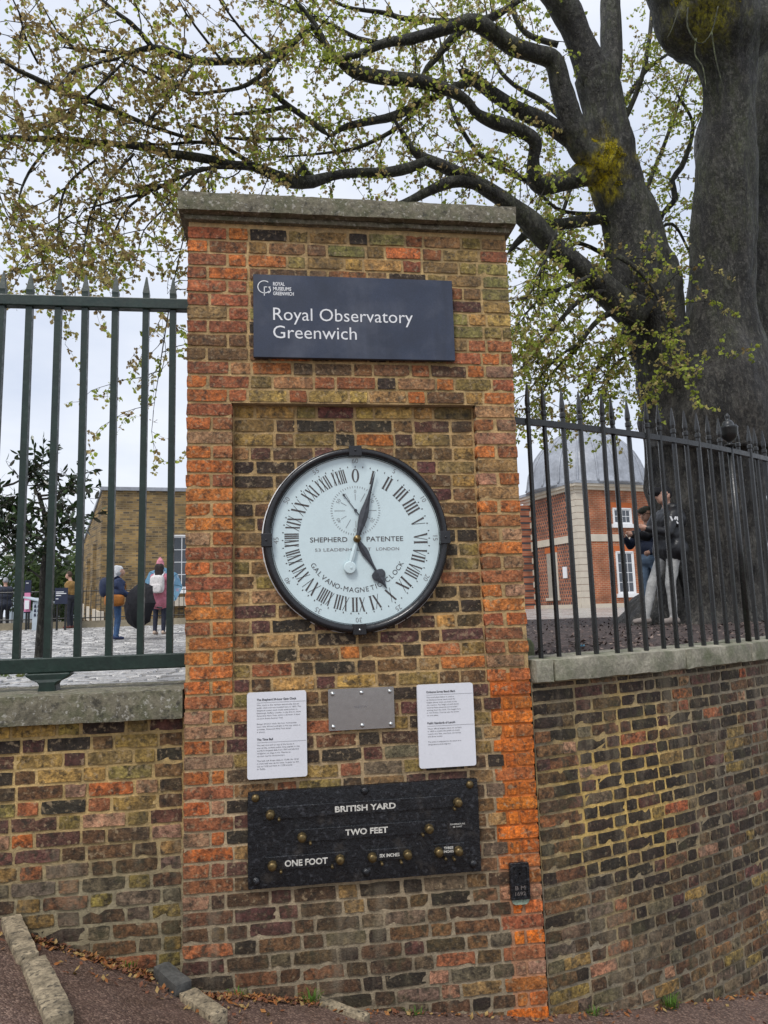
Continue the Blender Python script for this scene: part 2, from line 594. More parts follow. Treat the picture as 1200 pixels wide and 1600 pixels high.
class Brickwork:
    """collects bricks; the largest ones in view become parts of their own, the rest one joined part"""
    def __init__(self, parent, sets, m_many, limit=300):
        self.p, self.sets, self.m, self.limit, self.r = parent, sets, m_many, limit, []

    def put(self, x, y, z, L, H, col, rot=0.0, rank=1.0, old=False):
        if L < .022 or H < .02:
            return
        self.r.append((rank * L * H, x, y, z, L, H, col, rot, old))

    def done(self):
        self.r.sort(key=lambda t: -t[0])
        rest, rest2 = MB(), MB()
        for n, (a, x, y, z, L, H, col, rot, old) in enumerate(self.r):
            kind = 'S' if L > .15 else 'H'
            me = random.choice((SET_OLD if old else self.sets)[kind])
            sx, sz = L / (BR_S if kind == 'S' else BR_H), H / .068
            Mx = Matrix.Translation((x, y, z)) @ Matrix.Rotation(rot, 4, 'Z') @ Matrix.Rotation(random.gauss(0, .006), 4, 'Y') @ Matrix.Diagonal((sx, 1, sz, 1))
            if n < self.limit and a > 0:
                o = bpy.data.objects.new('brick', me)
                o.matrix_basis = Mx
                o.color = (*col, 1)
                link(o, self.p)
            else:
                (rest2 if old else rest).add([Mx @ v.co for v in me.vertices], [tuple(f.vertices) for f in me.polygons], col)
        for q, m in ((rest, self.m), (rest2, M_BRICKS_OLD)):
            if q.v:
                o = q.build('brickwork', m, self.p, smooth=True)
                o['kind'] = 'stuff'


def course(x0, x1, odd, lens=(.226, .115), jit=.008, first=None):
    """Flemish bond: (x, length) of the bricks of one course, joints taken off later"""
    out, x = [], x0
    k = odd
    if first:
        out.append((x, first))
        x += first
    while x < x1 - .03:
        l = lens[k % 2] + random.uniform(-jit, jit)
        if x1 - (x + l) < .055:
            l = x1 - x
            if l > .27:
                out.append((x, l / 2))
                x += l / 2
                l = l / 2
        l = min(l, x1 - x)
        out.append((x, l))
        x += l
        k += 1
    return out


JT = .012
# ------------------------------------------------------------------ the brick pier
PX0, PX1, RX0, RX1 = -.535, 1.335, -.285, 1.09
RZ0, RZ1, PZ1, REC = 1.663, 3.235, 4.30, .05
pier = thing('brick_pier', 'tall brick gate pier with stone cap and recessed panel', 'pier', (.4, .3, 0))
BW = Brickwork(pier, SET_NEW, M_BRICKS, 300)
HIDE = [(-.168, .98, 3.488, 3.975), (-.211, .096, 1.231, 1.666), (.689, .998, 1.234, 1.668), (.212, .565, 1.45, 1.665), (-.212, 1.002, .695, 1.169)]


def hidden(x, L, z, H):
    for a, b, c, d in HIDE:
        if x > a + .01 and x + L < b - .01 and z > c + .01 and z + H < d - .01:
            return True
    cx, cz = .39, 2.465
    return all(math.hypot(px - cx, pz - cz) < .45 for px in (x, x + L) for pz in (z, z + H))


W_TOP = {'yellow': 1.6, 'olive': 3, 'moss': 1.4, 'brown': 3, 'tan': 3, 'dark': 2.2, 'red': 1.6, 'orange': 1.2, 'umber': 1.5, 'purple': .8}
W_TOPL = {'orange': 4, 'red': 5, 'brown': 1.5, 'dark': .8, 'tan': 1}
W_TOPR = {'olive': 3, 'moss': 4, 'yellow': 3, 'tan': 2, 'dark': .8, 'red': .6}
W_JAMB = {'orange': 6, 'red': 3, 'pink': 1}
W_JAMBR = {'orange': 5, 'red': 2.5, 'tan': 1.3, 'pink': 1}
W_PANEL = {'yellow': 2.0, 'olive': 3, 'brown': 3.4, 'dark': 3.8, 'purple': 2.4, 'tan': 2, 'umber': 3, 'orange': .7, 'red': .8}
W_MID = {'olive': 2.2, 'brown': 3, 'dark': 2, 'purple': 2.2, 'umber': 3, 'red': 1.4, 'tan': 1.5, 'yellow': .6, 'grey': 1}
W_LOW = {'umber': 4, 'grey': 2.6, 'brown': 3.4, 'dark': 3, 'purple': 1.5, 'red': .7, 'pink': .6, 'tan': .8}
W_VIVID = {'vivid': 5, 'orange': 1.6}
W_LOWQ = {'orange': 4, 'vivid': 1.2, 'pink': 3, 'red': 2}



def rec(zz):
    return .010 + (REC - .010) * max(0.0, min(1.0, (zz - RZ0) / .8))


rows = []
z = -.30
while z < PZ1 - .03:
    h = .0755 if z < 1.95 else .0795
    if z + h > PZ1 - .02:
        h = PZ1 - z
    rows.append((z, h))
    z += h
for ri, (z, h) in enumerate(rows):
    zc = z + h / 2
    H = h - JT
    odd = ri % 2
    seq = []
    if zc > RZ1:
        for x, L in course(PX0, PX1, odd, first=None):
            w = W_TOPL if x < -.30 else (W_TOPR if x > .95 and zc > 3.62 else W_TOP)
            if x > 1.05 and zc < 3.62:
                w = W_JAMBR
            seq.append((x, L, 0.0, pick(w)))
    else:
        notch = .0
        if abs(zc - 1.93) < .04 or abs(zc - 1.78) < .04:
            notch = .024
        lower = zc < RZ0
        lw = W_JAMB if zc > .66 else W_LOW
        rw = W_JAMBR if not lower else (W_VIVID if zc > .78 else W_LOWQ)
        xl = RX0
        xr = RX1
        if odd:
            seq.append((PX0 + notch, .25 - notch, 0.0, pick(lw)))
            if lower:
                xr = 1.10
                seq.append((xr, PX1 - xr - notch, 0.0, pick(rw)))
            else:
                seq.append((xr, PX1 - xr - notch, 0.0, pick(rw)))
        else:
            a = .137 - notch
            seq.append((PX0 + notch, a, 0.0, pick(lw)))
            b = .113 if not lower else .075
            seq.append((PX0 + .137, b, 0.0, pick(lw)))
            xl = PX0 + .137 + b
            if lower:
                xr = 1.165
                seq.append((xr, .065, 0.0, pick(rw)))
                seq.append((xr + .065, PX1 - xr - .065 - notch, 0.0, pick(rw)))
            else:
                seq.append((xr, .12, 0.0, pick(rw)))
                seq.append((xr + .12, PX1 - xr - .12 - notch, 0.0, pick(rw)))
        wt = W_PANEL if not lower else (W_MID if zc > .66 else W_LOW)
        yy = rec(zc) if not lower else 0.0
        for x, L in course(xl, xr, (ri // 2 + odd) % 2, first=random.choice([None, .09]) if not lower else None):
            seq.append((x, L, yy, pick(wt)))
    for x, L, yy, c in seq:
        if z + h < lerp_tab(GX, x) - .03:
            continue
        if hidden(x, L, z, h):
            continue
        edge = .0 if x > PX0 + .03 else .0
        BW.put(x + JT / 2 * (x > PX0 + .03 and abs(x - RX1) > .002), yy + random.uniform(-.002, .002), z + JT / 2, L - JT / 2 * (x > PX0 + .03) - JT / 2 * (x + L < PX1 - .03 and abs(x + L - RX0) > .002), H, c,
               rank=1.0 if yy == 0 else 1.02, old=zc < .62 + .12 * nz((x, 0, zc), 2) and x < 1.1)
    # returns on the two sides, behind the quoins
    for yb, L in course(.108, .60, odd):
        BW.put(PX1, yb + JT / 2, z + JT / 2, L - JT, H, pick(W_JAMB), math.pi / 2, rank=-1)
        BW.put(PX0, yb + L - JT / 2, z + JT / 2, L - JT, H, pick(W_JAMB), -math.pi / 2, rank=-1)
BW.done()


def mort(x, zz):
    n = nz((x, 0, zz), 2.2)
    c = Vector((.45, .305, .14))
    if zz < 1.7:
        c = c.lerp(Vector((.40, .30, .18)), min(1, (1.7 - zz) * 1.5))
    if zz < .75:
        c = c.lerp(Vector((.31, .25, .165)), min(1, (.9 - zz) * 2))
    if zz > 3.3 and x > .5:
        c = c.lerp(Vector((.42, .30, .13)), .5)
    if zz < 1.72 and x > 1.13 + .03 * n:
        c = Vector((.52, .155, .032)) if zz > .75 else Vector((.42, .22, .12))
    return tuple(c * (1 + .3 * n))


mb = MB()
G = .0065


def sheet(x0, x1, z0, z1, y):
    nu_, nv_ = max(1, int((x1 - x0) / .045)), max(1, int((z1 - z0) / .045))
    mb.grid(lambda u, v: (x0 + (x1 - x0) * u, (y if y is not None else rec(z0 + (z1 - z0) * v) + G) + .0022 * nz((x0 + (x1 - x0) * u, 0, z0 + (z1 - z0) * v), 40), z0 + (z1 - z0) * v), nu_, nv_,
            lambda u, v: mort(x0 + (x1 - x0) * u, z0 + (z1 - z0) * v))


sheet(PX0 + G, PX1 - G, RZ1, PZ1, G)
sheet(PX0 + G, RX0 - .007, RZ0, RZ1, G)
sheet(RX1 + .007, PX1 - G, RZ0, RZ1, G)
sheet(PX0 + G, PX1 - G, -.32, RZ0, G)
sheet(RX0 - .007, RX1 + .007, RZ0 - .01, RZ1, None)
sc = (.40, .31, .19)
mb.add([(RX0 - .007, G, RZ0), (RX0 - .007, G, RZ1), (RX0 - .007, REC + G, RZ1), (RX0 - .007, REC + G, RZ0)], [(0, 1, 2, 3)], sc)
mb.add([(RX1 + .007, G, RZ0), (RX1 + .007, REC + G, RZ0), (RX1 + .007, REC + G, RZ1), (RX1 + .007, G, RZ1)], [(0, 1, 2, 3)], sc)
mb.add([(RX0, G, RZ1), (RX1, G, RZ1), (RX1, REC + G, RZ1), (RX0, REC + G, RZ1)], [(0, 1, 2, 3)], sc)
mb.add([(PX0 + G, G, -.3), (PX0 + G, G, PZ1), (PX0 + G, .6, PZ1), (PX0 + G, .6, -.3)], [(0, 1, 2, 3)], sc)
mb.add([(PX1 - G, G, -.3), (PX1 - G, .6, -.3), (PX1 - G, .6, PZ1), (PX1 - G, G, PZ1)], [(0, 1, 2, 3)], sc)
mb.add([(PX0 + G, .6, -.3), (PX0 + G, .6, PZ1), (PX1 - G, .6, PZ1), (PX1 - G, .6, -.3)], [(0, 1, 2, 3)], sc)
mb.build('mortar', M_MORTAR, pier)
cap = rough_box('coping', -.582, 1.382, -.075, .66, 4.325, 4.437, M_COPING, pier, step=.033, amp=.0035, rnd=.004)
rough_box('coping_moulding', -.556, 1.356, -.028, .62, 4.292, 4.327, M_COPING, pier, step=.05, amp=.003, rnd=.005, seed=3)

# ------------------------------------------------------------------ low wall on the left
LY = .055
lwall = thing('garden_wall', 'low brick wall with grey stone coping left of the pier, under green railings', 'wall', (-2, .3, 0))
BL = Brickwork(lwall, SET_NEW, M_BRICKS, 300)
W_L1 = {'yellow': 3, 'purple': 3, 'dark': 1.5, 'brown': 2, 'olive': 2, 'sand': 1.2, 'pink': .7, 'red': .7}
W_L2 = {'purple': 2.2, 'red': 2, 'olive': 2.2, 'brown': 2, 'umber': 2, 'pink': 1.6, 'dark': .8, 'orange': .5}
W_L3 = {'grey': 2.6, 'umber': 4, 'olive': 2, 'brown': 2, 'red': .5, 'dark': .7}
z, ri = -.05, 0
while z < 1.545:
    h = min(.0765, 1.55 - z)
    for x, L in course(-3.4 + random.uniform(-.03, .03), PX0 - .006, ri % 2):
        if z + h < lerp_tab(GX, x + L) - .03:
            continue
        zc = z + h / 2
        w = W_L1 if zc > 1.28 else (W_L2 if zc > .86 else W_L3)
        vis = x + L > -1.62
        BL.put(x + JT / 2, LY + random.uniform(-.003, .003), z + JT / 2, L - JT, h - JT, pick(w), rank=1 if vis else -1, old=zc < .95 + .25 * nz((x, 0, zc), 2))
    z += h
    ri += 1
BL.done()
mb = MB()


def mortL(x, zz):
    n = nz((x, 4, zz), 2.5)
    c = Vector((.50, .345, .145)).lerp(Vector((.28, .235, .145)), max(0, min(1, (1.15 - zz) * 2.2 + n * .4)))
    return tuple(c * (1 + .3 * n))


mb.grid(lambda u, v: (-3.4 + (PX0 + 3.4) * u, LY + .006 + .002 * nz((u * 90, 0, v * 60), 1), -.1 + 1.65 * v), 60, 36,
        lambda u, v: mortL(-3.4 + (PX0 + 3.4) * u, -.1 + 1.65 * v))
mb.box(-3.4, PX0, LY + .02, .50, -.1, 1.549, sc)
mb.build('mortar', M_MORTAR, lwall)


def weathered(q):
    # top face falls a little to the back
    return Vector((q.x, q.y, q.z))


rough_box('coping_stone', -2.6, -.538, -.012, .56, 1.549, 1.698, M_COPING, lwall, step=.045, amp=.0035, rnd=.004, seed=9)
rough_box('coping_stone', -3.5, -2.606, -.012, .56, 1.549, 1.698, M_COPING, lwall, step=.06, amp=.0035, rnd=.004, seed=19)

# ------------------------------------------------------------------ curved wall on the right
def wpath(x):
    return .12 + .30 * (x - 1.44) + .07 * (x - 1.44) ** 2


WP = []
s_ = 0.0
xx = 1.335
prev = None
while xx < 6.5:
    p = Vector((xx, wpath(xx), 0))
    if prev is not None:
        s_ += (p - prev).length
    WP.append((s_, p))
    prev = p
    xx += .01


def wp(s):
    """point on the railing line, unit tangent, unit normal towards the street"""
    i = min(max(int(s / WP[-1][0] * (len(WP) - 1)), 0), len(WP) - 2)
    while i < len(WP) - 2 and WP[i + 1][0] < s:
        i += 1
    while i > 0 and WP[i][0] > s:
        i -= 1
    (a, pa), (b, pb) = WP[i], WP[i + 1]
    t = (pb - pa).normalized()
    return pa + t * (s - a), t, Vector((t.y, -t.x, 0))


rwall = thing('curved_wall', 'sooty brick wall curving away right of the pier, under black railings', 'wall', (3, 1.2, 0))
BR = Brickwork(rwall, SET_OLD, M_BRICKS_OLD, 300)
FO = .055
W_R = {'dark': 8, 'umber': 3.4, 'purple': 2.2, 'brown': 1.8, 'olive': .9, 'red': .6, 'pink': .45, 'grey': 1.0}
W_RL = {'dark': 2.5, 'umber': 3, 'grey': 4, 'olive': 1.6, 'brown': 2, 'pink': .7, 'red': .4}
z, ri = -1.0, 0
while z < 1.63:
    h = min(.0745, 1.645 - z)
    for s, L in course(-.02, 4.6, ri % 2, lens=(.212, .108), jit=.016):
        p, t, n = wp(max(s, 0) + L / 2)
        if z + h < lerp_tab(GX, p.x + .1) - .03:
            continue
        zc = z + h / 2
        hz = lerp_tab(GX, p.x)
        w = W_R if zc - hz > .55 else W_RL
        c = pick(w)
        f = p + n * (FO + random.uniform(-.003, .003)) - t * (L / 2 - JT / 2)
        vis = s < 2.35
        BR.put(f.x, f.y, z + JT / 2, L - JT, h - JT, c, math.atan2(t.y, t.x), rank=(1 - .22 * max(s, 0) / 2.35) if vis else -1)
    z += h
    ri += 1
BR.done()
mb = MB()


def mortR(s, zz):
    n = nz((s, 8, zz), 1.6)
    n2 = nz((s, 3, zz), 5)
    yel = math.exp(-((s - .62) / .55) ** 2 - ((zz - 1.0) / .45) ** 2) + .35 * n2
    c = Vector((.25, .21, .145)).lerp(Vector((.56, .38, .12)), max(0, min(1, yel * 1.4)))
    return tuple(c * (1 + .35 * n))


def rw(u, v):
    s = 4.7 * u
    p, t, n = wp(s)
    q = p + n * (FO - .006 + .002 * nz((s, 0, v * 3), 40))
    return (q.x, q.y, -1.0 + 2.65 * v)


mb.grid(rw, 110, 56, lambda u, v: mortR(4.7 * u, -1.0 + 2.65 * v))
for k in range(12):
    a, b = wp(4.7 * k / 12), wp(4.7 * (k + 1) / 12)
    q = [a[0] + a[2] * .03, b[0] + b[2] * .03, b[0] - b[2] * .3, a[0] - a[2] * .3]
    mb.add([(p.x, p.y, -1) for p in q] + [(p.x, p.y, 1.644) for p in q], [(2, 3, 7, 6), (4, 5, 6, 7)], sc)
mb.build('mortar', M_MORTAR, rwall, smooth=True)


def along(q):
    p, t, n = wp(max(q.x, 0))
    w = p - n * q.y + (t * min(q.x, 0))
    return Vector((w.x, w.y, q.z))


cuts = [0.0, .128, 1.20, 1.95, 2.9, 3.8, 4.7]
for k, (a, b) in enumerate(zip(cuts, cuts[1:])):
    dz = random.uniform(-.004, .004)
    rough_box('coping_stone', a + .004, b - .004, -.105, .27, 1.646, 1.772 + dz, M_COPING_R, rwall, step=.04, amp=.006, rnd=.006, seed=30 + k * 3, xf=along)

# ------------------------------------------------------------------ lettering
def text_geo(s, cap, width=None, offset=0.0, spacing=1.0):
    cu = bpy.data.curves.new('lettering', 'FONT')
    cu.body = s
    cu.size = 1.0
    cu.offset = offset
    cu.space_character = spacing
    cu.resolution_u = 3
    ob = bpy.data.objects.new('lettering', cu)
    me = bpy.data.meshes.new_from_object(ob)
    vs = [(v.co.x, v.co.y) for v in me.vertices]
    fs = [tuple(p.vertices) for p in me.polygons]
    bpy.data.objects.remove(ob)
    bpy.data.curves.remove(cu)
    bpy.data.meshes.remove(me)
    k = cap / CAPH
    kx = k
    if width and vs:
        xs = [v[0] for v in vs]
        kx = width / (max(xs) - min(xs))
    if vs:
        x0 = min(v[0] for v in vs)
        vs = [((x - x0) * kx, y * k) for x, y in vs]
    return vs, fs


CAPH = 1.0
_v, _f = text_geo('H', 1.0)
CAPH = max(v[1] for v in _v)


def put_text(mbx, s, x, z, y, cap, width=None, align='L', rot=0.0, offset=0.0, spacing=1.0):
    vs, fs = text_geo(s, cap, width, offset, spacing)
    if not vs:
        return
    w = max(v[0] for v in vs)
    dx = {'L': 0, 'C': -w / 2, 'R': -w}[align]
    c, sn = math.cos(rot), math.sin(rot)
    mbx.add([(x + (a + dx) * c - b * sn, y, z + (a + dx) * sn + b * c) for a, b in vs], fs)


def rrect(x0, x1, z0, z1, r, n=5):
    pts = []
    for cx, cz, a0 in ((x1 - r, z0 + r, -90), (x1 - r, z1 - r, 0), (x0 + r, z1 - r, 90), (x0 + r, z0 + r, 180)):
        for k in range(n + 1):
            a = math.radians(a0 + 90 * k / n)
            pts.append((cx + r * math.cos(a), cz + r * math.sin(a)))
    return pts


def dome(mbx, x, y, z, r, h, n=14):
    """dome-headed bolt facing -y"""
    prof = [(r * math.cos(a), -h * math.sin(a)) for a in [math.radians(t) for t in (0, 20, 40, 60, 80)]]
    mbx.lathe([(r, .004)] + prof, n, (x, y, z), 'Y')


# ------------------------------------------------------------------ name board
sg = thing('name_board', 'dark navy name board with white lettering near the top of the pier', 'sign', (.406, 0, 3.73))
mb = MB()
mb.box(-.168, .980, -.032, -.006, 3.488, 3.975)
soft(mb.build('board', M_SIGN, sg), .002, 1)
ty = -.0335
mb = MB()
put_text(mb, 'Royal Observatory', -.058, 3.706, ty, .073, width=.797, offset=-.002)
mb.build('lettering', M_WHITE, sg)
mb = MB()
put_text(mb, 'Greenwich', -.059, 3.600, ty, .073, width=.470, offset=-.002)
mb.build('lettering', M_WHITE, sg)
mb = MB()
for k, s in enumerate(('ROYAL', 'MUSEUMS', 'GREENWICH')):
    put_text(mb, s, -.057, 3.910 - .0285 * k, ty, .020, width=(.065, .102, .116)[k], offset=.022)
lg = mb.build('small_lettering', M_WHITE, sg)
mb = MB()


def arc_strip(mbx, cx, cz, r, w, a0, a1, y, n=24):
    vs, fs = [], []
    for k in range(n + 1):
        a = math.radians(a0 + (a1 - a0) * k / n)
        for rr in (r - w / 2, r + w / 2):
            vs.append((cx + rr * math.cos(a), y, cz + rr * math.sin(a)))
    for k in range(n):
        f = (2 * k, 2 * k + 1, 2 * k + 3, 2 * k + 2)
        fs.append(f if a1 > a0 else tuple(reversed(f)))
    mbx.add(vs, fs)


def bar2(mbx, xa, za, xb, zb, w, y):
    d = Vector((xb - xa, zb - za))
    n = Vector((-d.y, d.x)).normalized() * w / 2
    mbx.add([(xa - n.x, y, za - n.y), (xb - n.x, y, zb - n.y), (xb + n.x, y, zb + n.y), (xa + n.x, y, za + n.y)], [(0, 1, 2, 3)])


arc_strip(mb, -.106, 3.900, .036, .005, 52, 318, ty)
arc_strip(mb, -.090, 3.882, .018, .005, -70, 90, ty)
bar2(mb, -.106, 3.900, -.072, 3.900, .005, ty)
bar2(mb, -.106, 3.902, -.106, 3.848, .005, ty)
mb.build('logo', M_WHITE, sg)

# ------------------------------------------------------------------ the clock
CX, CZ, DY = .388, 2.466, .012
ck = thing('wall_clock', 'large round 24 hour clock with black rim and pale blue dial', 'clock', (CX, .05, CZ))
mb = MB()
mb.lathe([(.470, DY + .06), (.470, DY)], 96, (CX, 0, CZ), 'Y')
mb.build('dial', M_DIAL, ck)
mb = MB()
mb.lathe([(.500, REC + .004), (.522, REC), (.520, .05), (.518, .03), (.50, .03)], 96, (CX, 0, CZ), 'Y')
mb.build('back_rim', M_WHITE, ck, smooth=True)
mb = MB()
prof = []
for k in range(9):
    a = math.radians(180 * k / 8)
    prof.append((.4915 + .0225 * math.cos(a), .012 - .030 * math.sin(a) ** .8))
prof += [(.467, .016), (.463, DY - .006), (.463, DY - .001)]
vs, fs = [], []
n = 112
for r, h in prof:
    for k in range(n):
        a = 2 * math.pi * k / n
        vs.append((CX + r * math.cos(a), h, CZ - r * math.sin(a)))
for i in range(len(prof) - 1):
    for k in range(n):
        k2 = (k + 1) % n
        fs.append((i * n + k, i * n + k2, (i + 1) * n + k2, (i + 1) * n + k))
mb.add(vs, fs)
mb.build('bezel', M_BLACK, ck, smooth=True)
for a in (90, 0, 180, 270):
    mb = MB()
    c, s = math.cos(math.radians(a)), math.sin(math.radians(a))
    r0, r1, hw = .463, .521, .036
    P = [(r0, -hw), (r1, -hw), (r1, hw), (r0, hw)]
    mb.plate([(CX + r * c - t * s, CZ + r * s + t * c) for r, t in P], -.026, .02)
    lug = soft(mb.build('lug', M_BLACK, ck), .003, 2)
    mb = MB()
    dome(mb, CX + .494 * c, -.026, CZ + .494 * s, .007, .005, 10)
    mb.build('screw', M_STEEL if a == 270 else M_BLACK, lug, smooth=True)

FY = DY - .0015


def ring_local(ang, r, t):
    """dial position: ang clockwise from the top, r outwards, t clockwise sideways"""
    a = math.radians(ang)
    ox, oz = math.sin(a), math.cos(a)
    tx, tz = math.cos(a), -math.sin(a)
    return CX + ox * r + tx * t, CZ + oz * r + tz * t


def dial_poly(mbx, ang, r0, pts, y=None):
    mbx.add([(lambda q: (q[0], y or FY, q[1]))(ring_local(ang, r0 + b, a)) for a, b in pts], [tuple(range(len(pts)))])


NH, TK0, TN, SF = .077, .0100, .0026, .002


def roman(nn):
    t = nn // 10
    return 'X' * t + ('', 'I', 'II', 'III', 'IIII', 'V', 'VI', 'VII', 'VIII', 'IX')[nn % 10]


CW = {'I': .0205, 'V': .044, 'X': .041}
for h in range(24):
    mb = MB()
    ang = h * 15
    r0 = .3195
    if h == 0:
        pts_o = [(.021 * math.cos(t), NH / 2 + NH / 2 * math.sin(t)) for t in [2 * math.pi * k / 32 for k in range(32)]]
        pts_i = [(.0105 * math.cos(t), NH / 2 + (NH / 2 - .004) * math.sin(t)) for t in [2 * math.pi * k / 32 for k in range(32)]]
        for k in range(32):
            k2 = (k + 1) % 32
            dial_poly(mb, 0, r0, [pts_o[k], pts_o[k2], pts_i[k2], pts_i[k]])
    else:
        s = roman(h)
        tot = sum(CW[c] for c in s)
        kf = min(1.0, .079 / tot)
        TK = TK0 * max(kf, .68)
        tot *= kf
        t = -tot / 2
        for c in s:
            w = CW[c] * kf
            if c == 'I':
                m = t + w / 2
                dial_poly(mb, ang, r0, [(m - TK / 2, 0), (m + TK / 2, 0), (m + TK / 2, NH), (m - TK / 2, NH)])
                for b in (0, NH - SF):
                    dial_poly(mb, ang, r0, [(t + .002, b), (t + w - .002, b), (t + w - .002, b + SF), (t + .002, b + SF)])
            elif c == 'V':
                a, e = t + .003, t + w - .003
                b = (a + e) / 2 + .003
                dial_poly(mb, ang, r0, [(b - .003, 0), (b + .003, 0), (a + TK, NH), (a, NH)])
                dial_poly(mb, ang, r0, [(b - .001, 0), (b + TN - .001, 0), (e, NH), (e - TN, NH)])
                dial_poly(mb, ang, r0, [(a - .002, NH - SF), (a + TK + .003, NH - SF), (a + TK + .003, NH), (a - .002, NH)])
            else:
                a, e = t + .003, t + w - .003
                dial_poly(mb, ang, r0, [(e - TK, 0), (e, 0), (a + TK, NH), (a, NH)])
                dial_poly(mb, ang, r0, [(a + .002, 0), (a + .002 + TN, 0), (e - .002, NH), (e - .002 - TN, NH)])
            t += w
    mb.build('hour_numeral', M_INK, ck)
for m in range(1, 13):
    mb = MB()
    a = math.radians(m * 30)
    x, z = ring_local(m * 30, .4285, 0)
    put_text(mb, str(m * 5), x, z, FY, .026, align='C', rot=-a, offset=-.012)
    mb.build('minute_numeral', M_INK2, ck)
mb = MB()
for m in range(60):
    a, b = (.0034, .006)
    dial_poly(mb, m * 6, .407, [(-a, 0), (0, -b), (a, 0), (0, b)])
mb.build('minute_marks', M_INK, ck)
mb = MB()
put_text(mb, 'SHEPHERD', CX - .258, CZ - .013, FY, .026, width=.205, offset=.004)
put_text(mb, 'PATENTEE', CX + .054, CZ - .013, FY, .026, width=.205, offset=.004)
mb.build('lettering', M_INK, ck)
mb = MB()
put_text(mb, '53 LEADENHALL ST', CX - .232, CZ - .064, FY, .0165, width=.310)
put_text(mb, 'LONDON', CX + .106, CZ - .064, FY, .0165, width=.128)
mb.build('small_lettering', M_INK2, ck)
mb = MB()
arc = 'GALVANO-MAGNETIC CLOCK'
adv = {'I': .5, '-': .6, ' ': .8, 'M': 1.15, 'G': 1.05, 'O': 1.08}
tot = sum(adv.get(c, 1) for c in arc)
acc = 0
for c in arc:
    w = adv.get(c, 1)
    f = (acc + w / 2) / tot
    acc += w
    if c == ' ':
        continue
    ang = 243 - f * 126          # from the left round the bottom to the right, clockwise degrees from the top
    a = math.radians(ang)
    x, z = CX + math.sin(a) * .292, CZ + math.cos(a) * .292
    put_text(mb, c, x, z, FY, .0265, align='C', rot=math.pi - a, offset=-.002)
mb.build('arched_lettering', M_INK, ck)
# seconds dial
SX, SZ = CX - .004, CZ + .160
mb = MB()
for m in range(60):
    a = math.radians(m * 6)
    r0, r1 = .128, .139
    bar2(mb, SX + r0 * math.sin(a), SZ + r0 * math.cos(a), SX + r1 * math.sin(a), SZ + r1 * math.cos(a), .0026, FY)
for m in range(12):
    a = math.radians(m * 30)
    r0, r1 = .058, .094
    if m % 2 and m % 3 == 0:
        r1 = .118
    elif m % 2:
        r1 = .112
    bar2(mb, SX + r0 * math.sin(a), SZ + r0 * math.cos(a), SX + r1 * math.sin(a), SZ + r1 * math.cos(a), .0022, FY)
for m in range(6):
    a = math.radians(m * 60)
    put_text(mb, str(m * 10), SX + .099 * math.sin(a), SZ + .099 * math.cos(a), FY, .019, align='C', rot=-a, offset=-.014)
mb.build('seconds_dial', M_INK2, ck)
mb = MB()
sd = Vector((-68, 93)).normalized()
bar2(mb, SX - sd.x * .075, SZ - sd.y * .075, SX + sd.x * .118, SZ + sd.y * .118, .0045, FY - .006)
mb.lathe([(.009, FY - .009), (.009, FY - .003)], 14, (SX, 0, SZ), 'Y')
mb.lathe([(.0065, FY - .008), (.0065, FY - .004)], 12, (SX + sd.x * .108, 0, SZ + sd.y * .108), 'Y')
mb.build('seconds_hand', M_HAND, ck)


def hand(name, ang, prof, y, mt):
    mbx = MB()
    L = [(-w, r) for r, w in prof] + [(w, r) for r, w in reversed(prof)]
    pts = [ring_local(ang, r, w) for w, r in L]
    n = len(pts)
    m = len(prof)
    vs = [(x, y, z) for x, z in pts] + [(lambda q: (q[0], y - .006, q[1]))(ring_local(ang, r, 0)) for r, w in prof]
    fs = []
    for k in range(m - 1):
        fs.append((k, k + 1, n + k + 1, n + k))
        kr = n - 1 - k
        fs.append((kr, n + k, n + k + 1, kr - 1))
    fs.append(tuple(reversed(range(n))))
    mbx.add(vs, [tuple(reversed(f)) for f in fs])
    return mbx.build(name, mt, ck)


hand('minute_hand', 16.5, [(.0, .010), (.04, .013), (.09, .0215), (.125, .025), (.16, .0235), (.21, .015), (.26, .009), (.33, .0055), (.392, .0008)], FY - .016, M_HAND)
hand('hour_hand', 150.2, [(.0, .009), (.03, .013), (.065, .020), (.09, .021), (.125, .014), (.165, .008), (.200, .006), (.203, .018), (.212, .034), (.228, .0395), (.243, .037),
                          (.262, .021), (.285, .009), (.318, .001)], FY - .010, M_HAND)
cwt = hand('counterweight', 196.5, [(.0, .007), (.05, .011), (.10, .014), (.135, .011)], FY - .014, M_DIAL)
mb = MB()
x, z = ring_local(195.5, .162, 0)
mb.lathe([(.034, FY - .006), (.034, FY - .016), (.030, FY - .020), (.008, FY - .021)], 24, (x, 0, z), 'Y')
mb.lathe([(.006, FY - .018), (.006, FY - .024)], 10, (x + .006, 0, z - .001), 'Y')
mb.build('disc', M_DIAL, cwt)
mb = MB()
mb.lathe([(.021, FY), (.021, FY - .026), (.016, FY - .031), (.009, FY - .031), (.008, FY - .036), (.003, FY - .037)], 24, (CX, 0, CZ), 'Y')
mb.build('centre_boss', M_BRASS, ck, smooth=True)

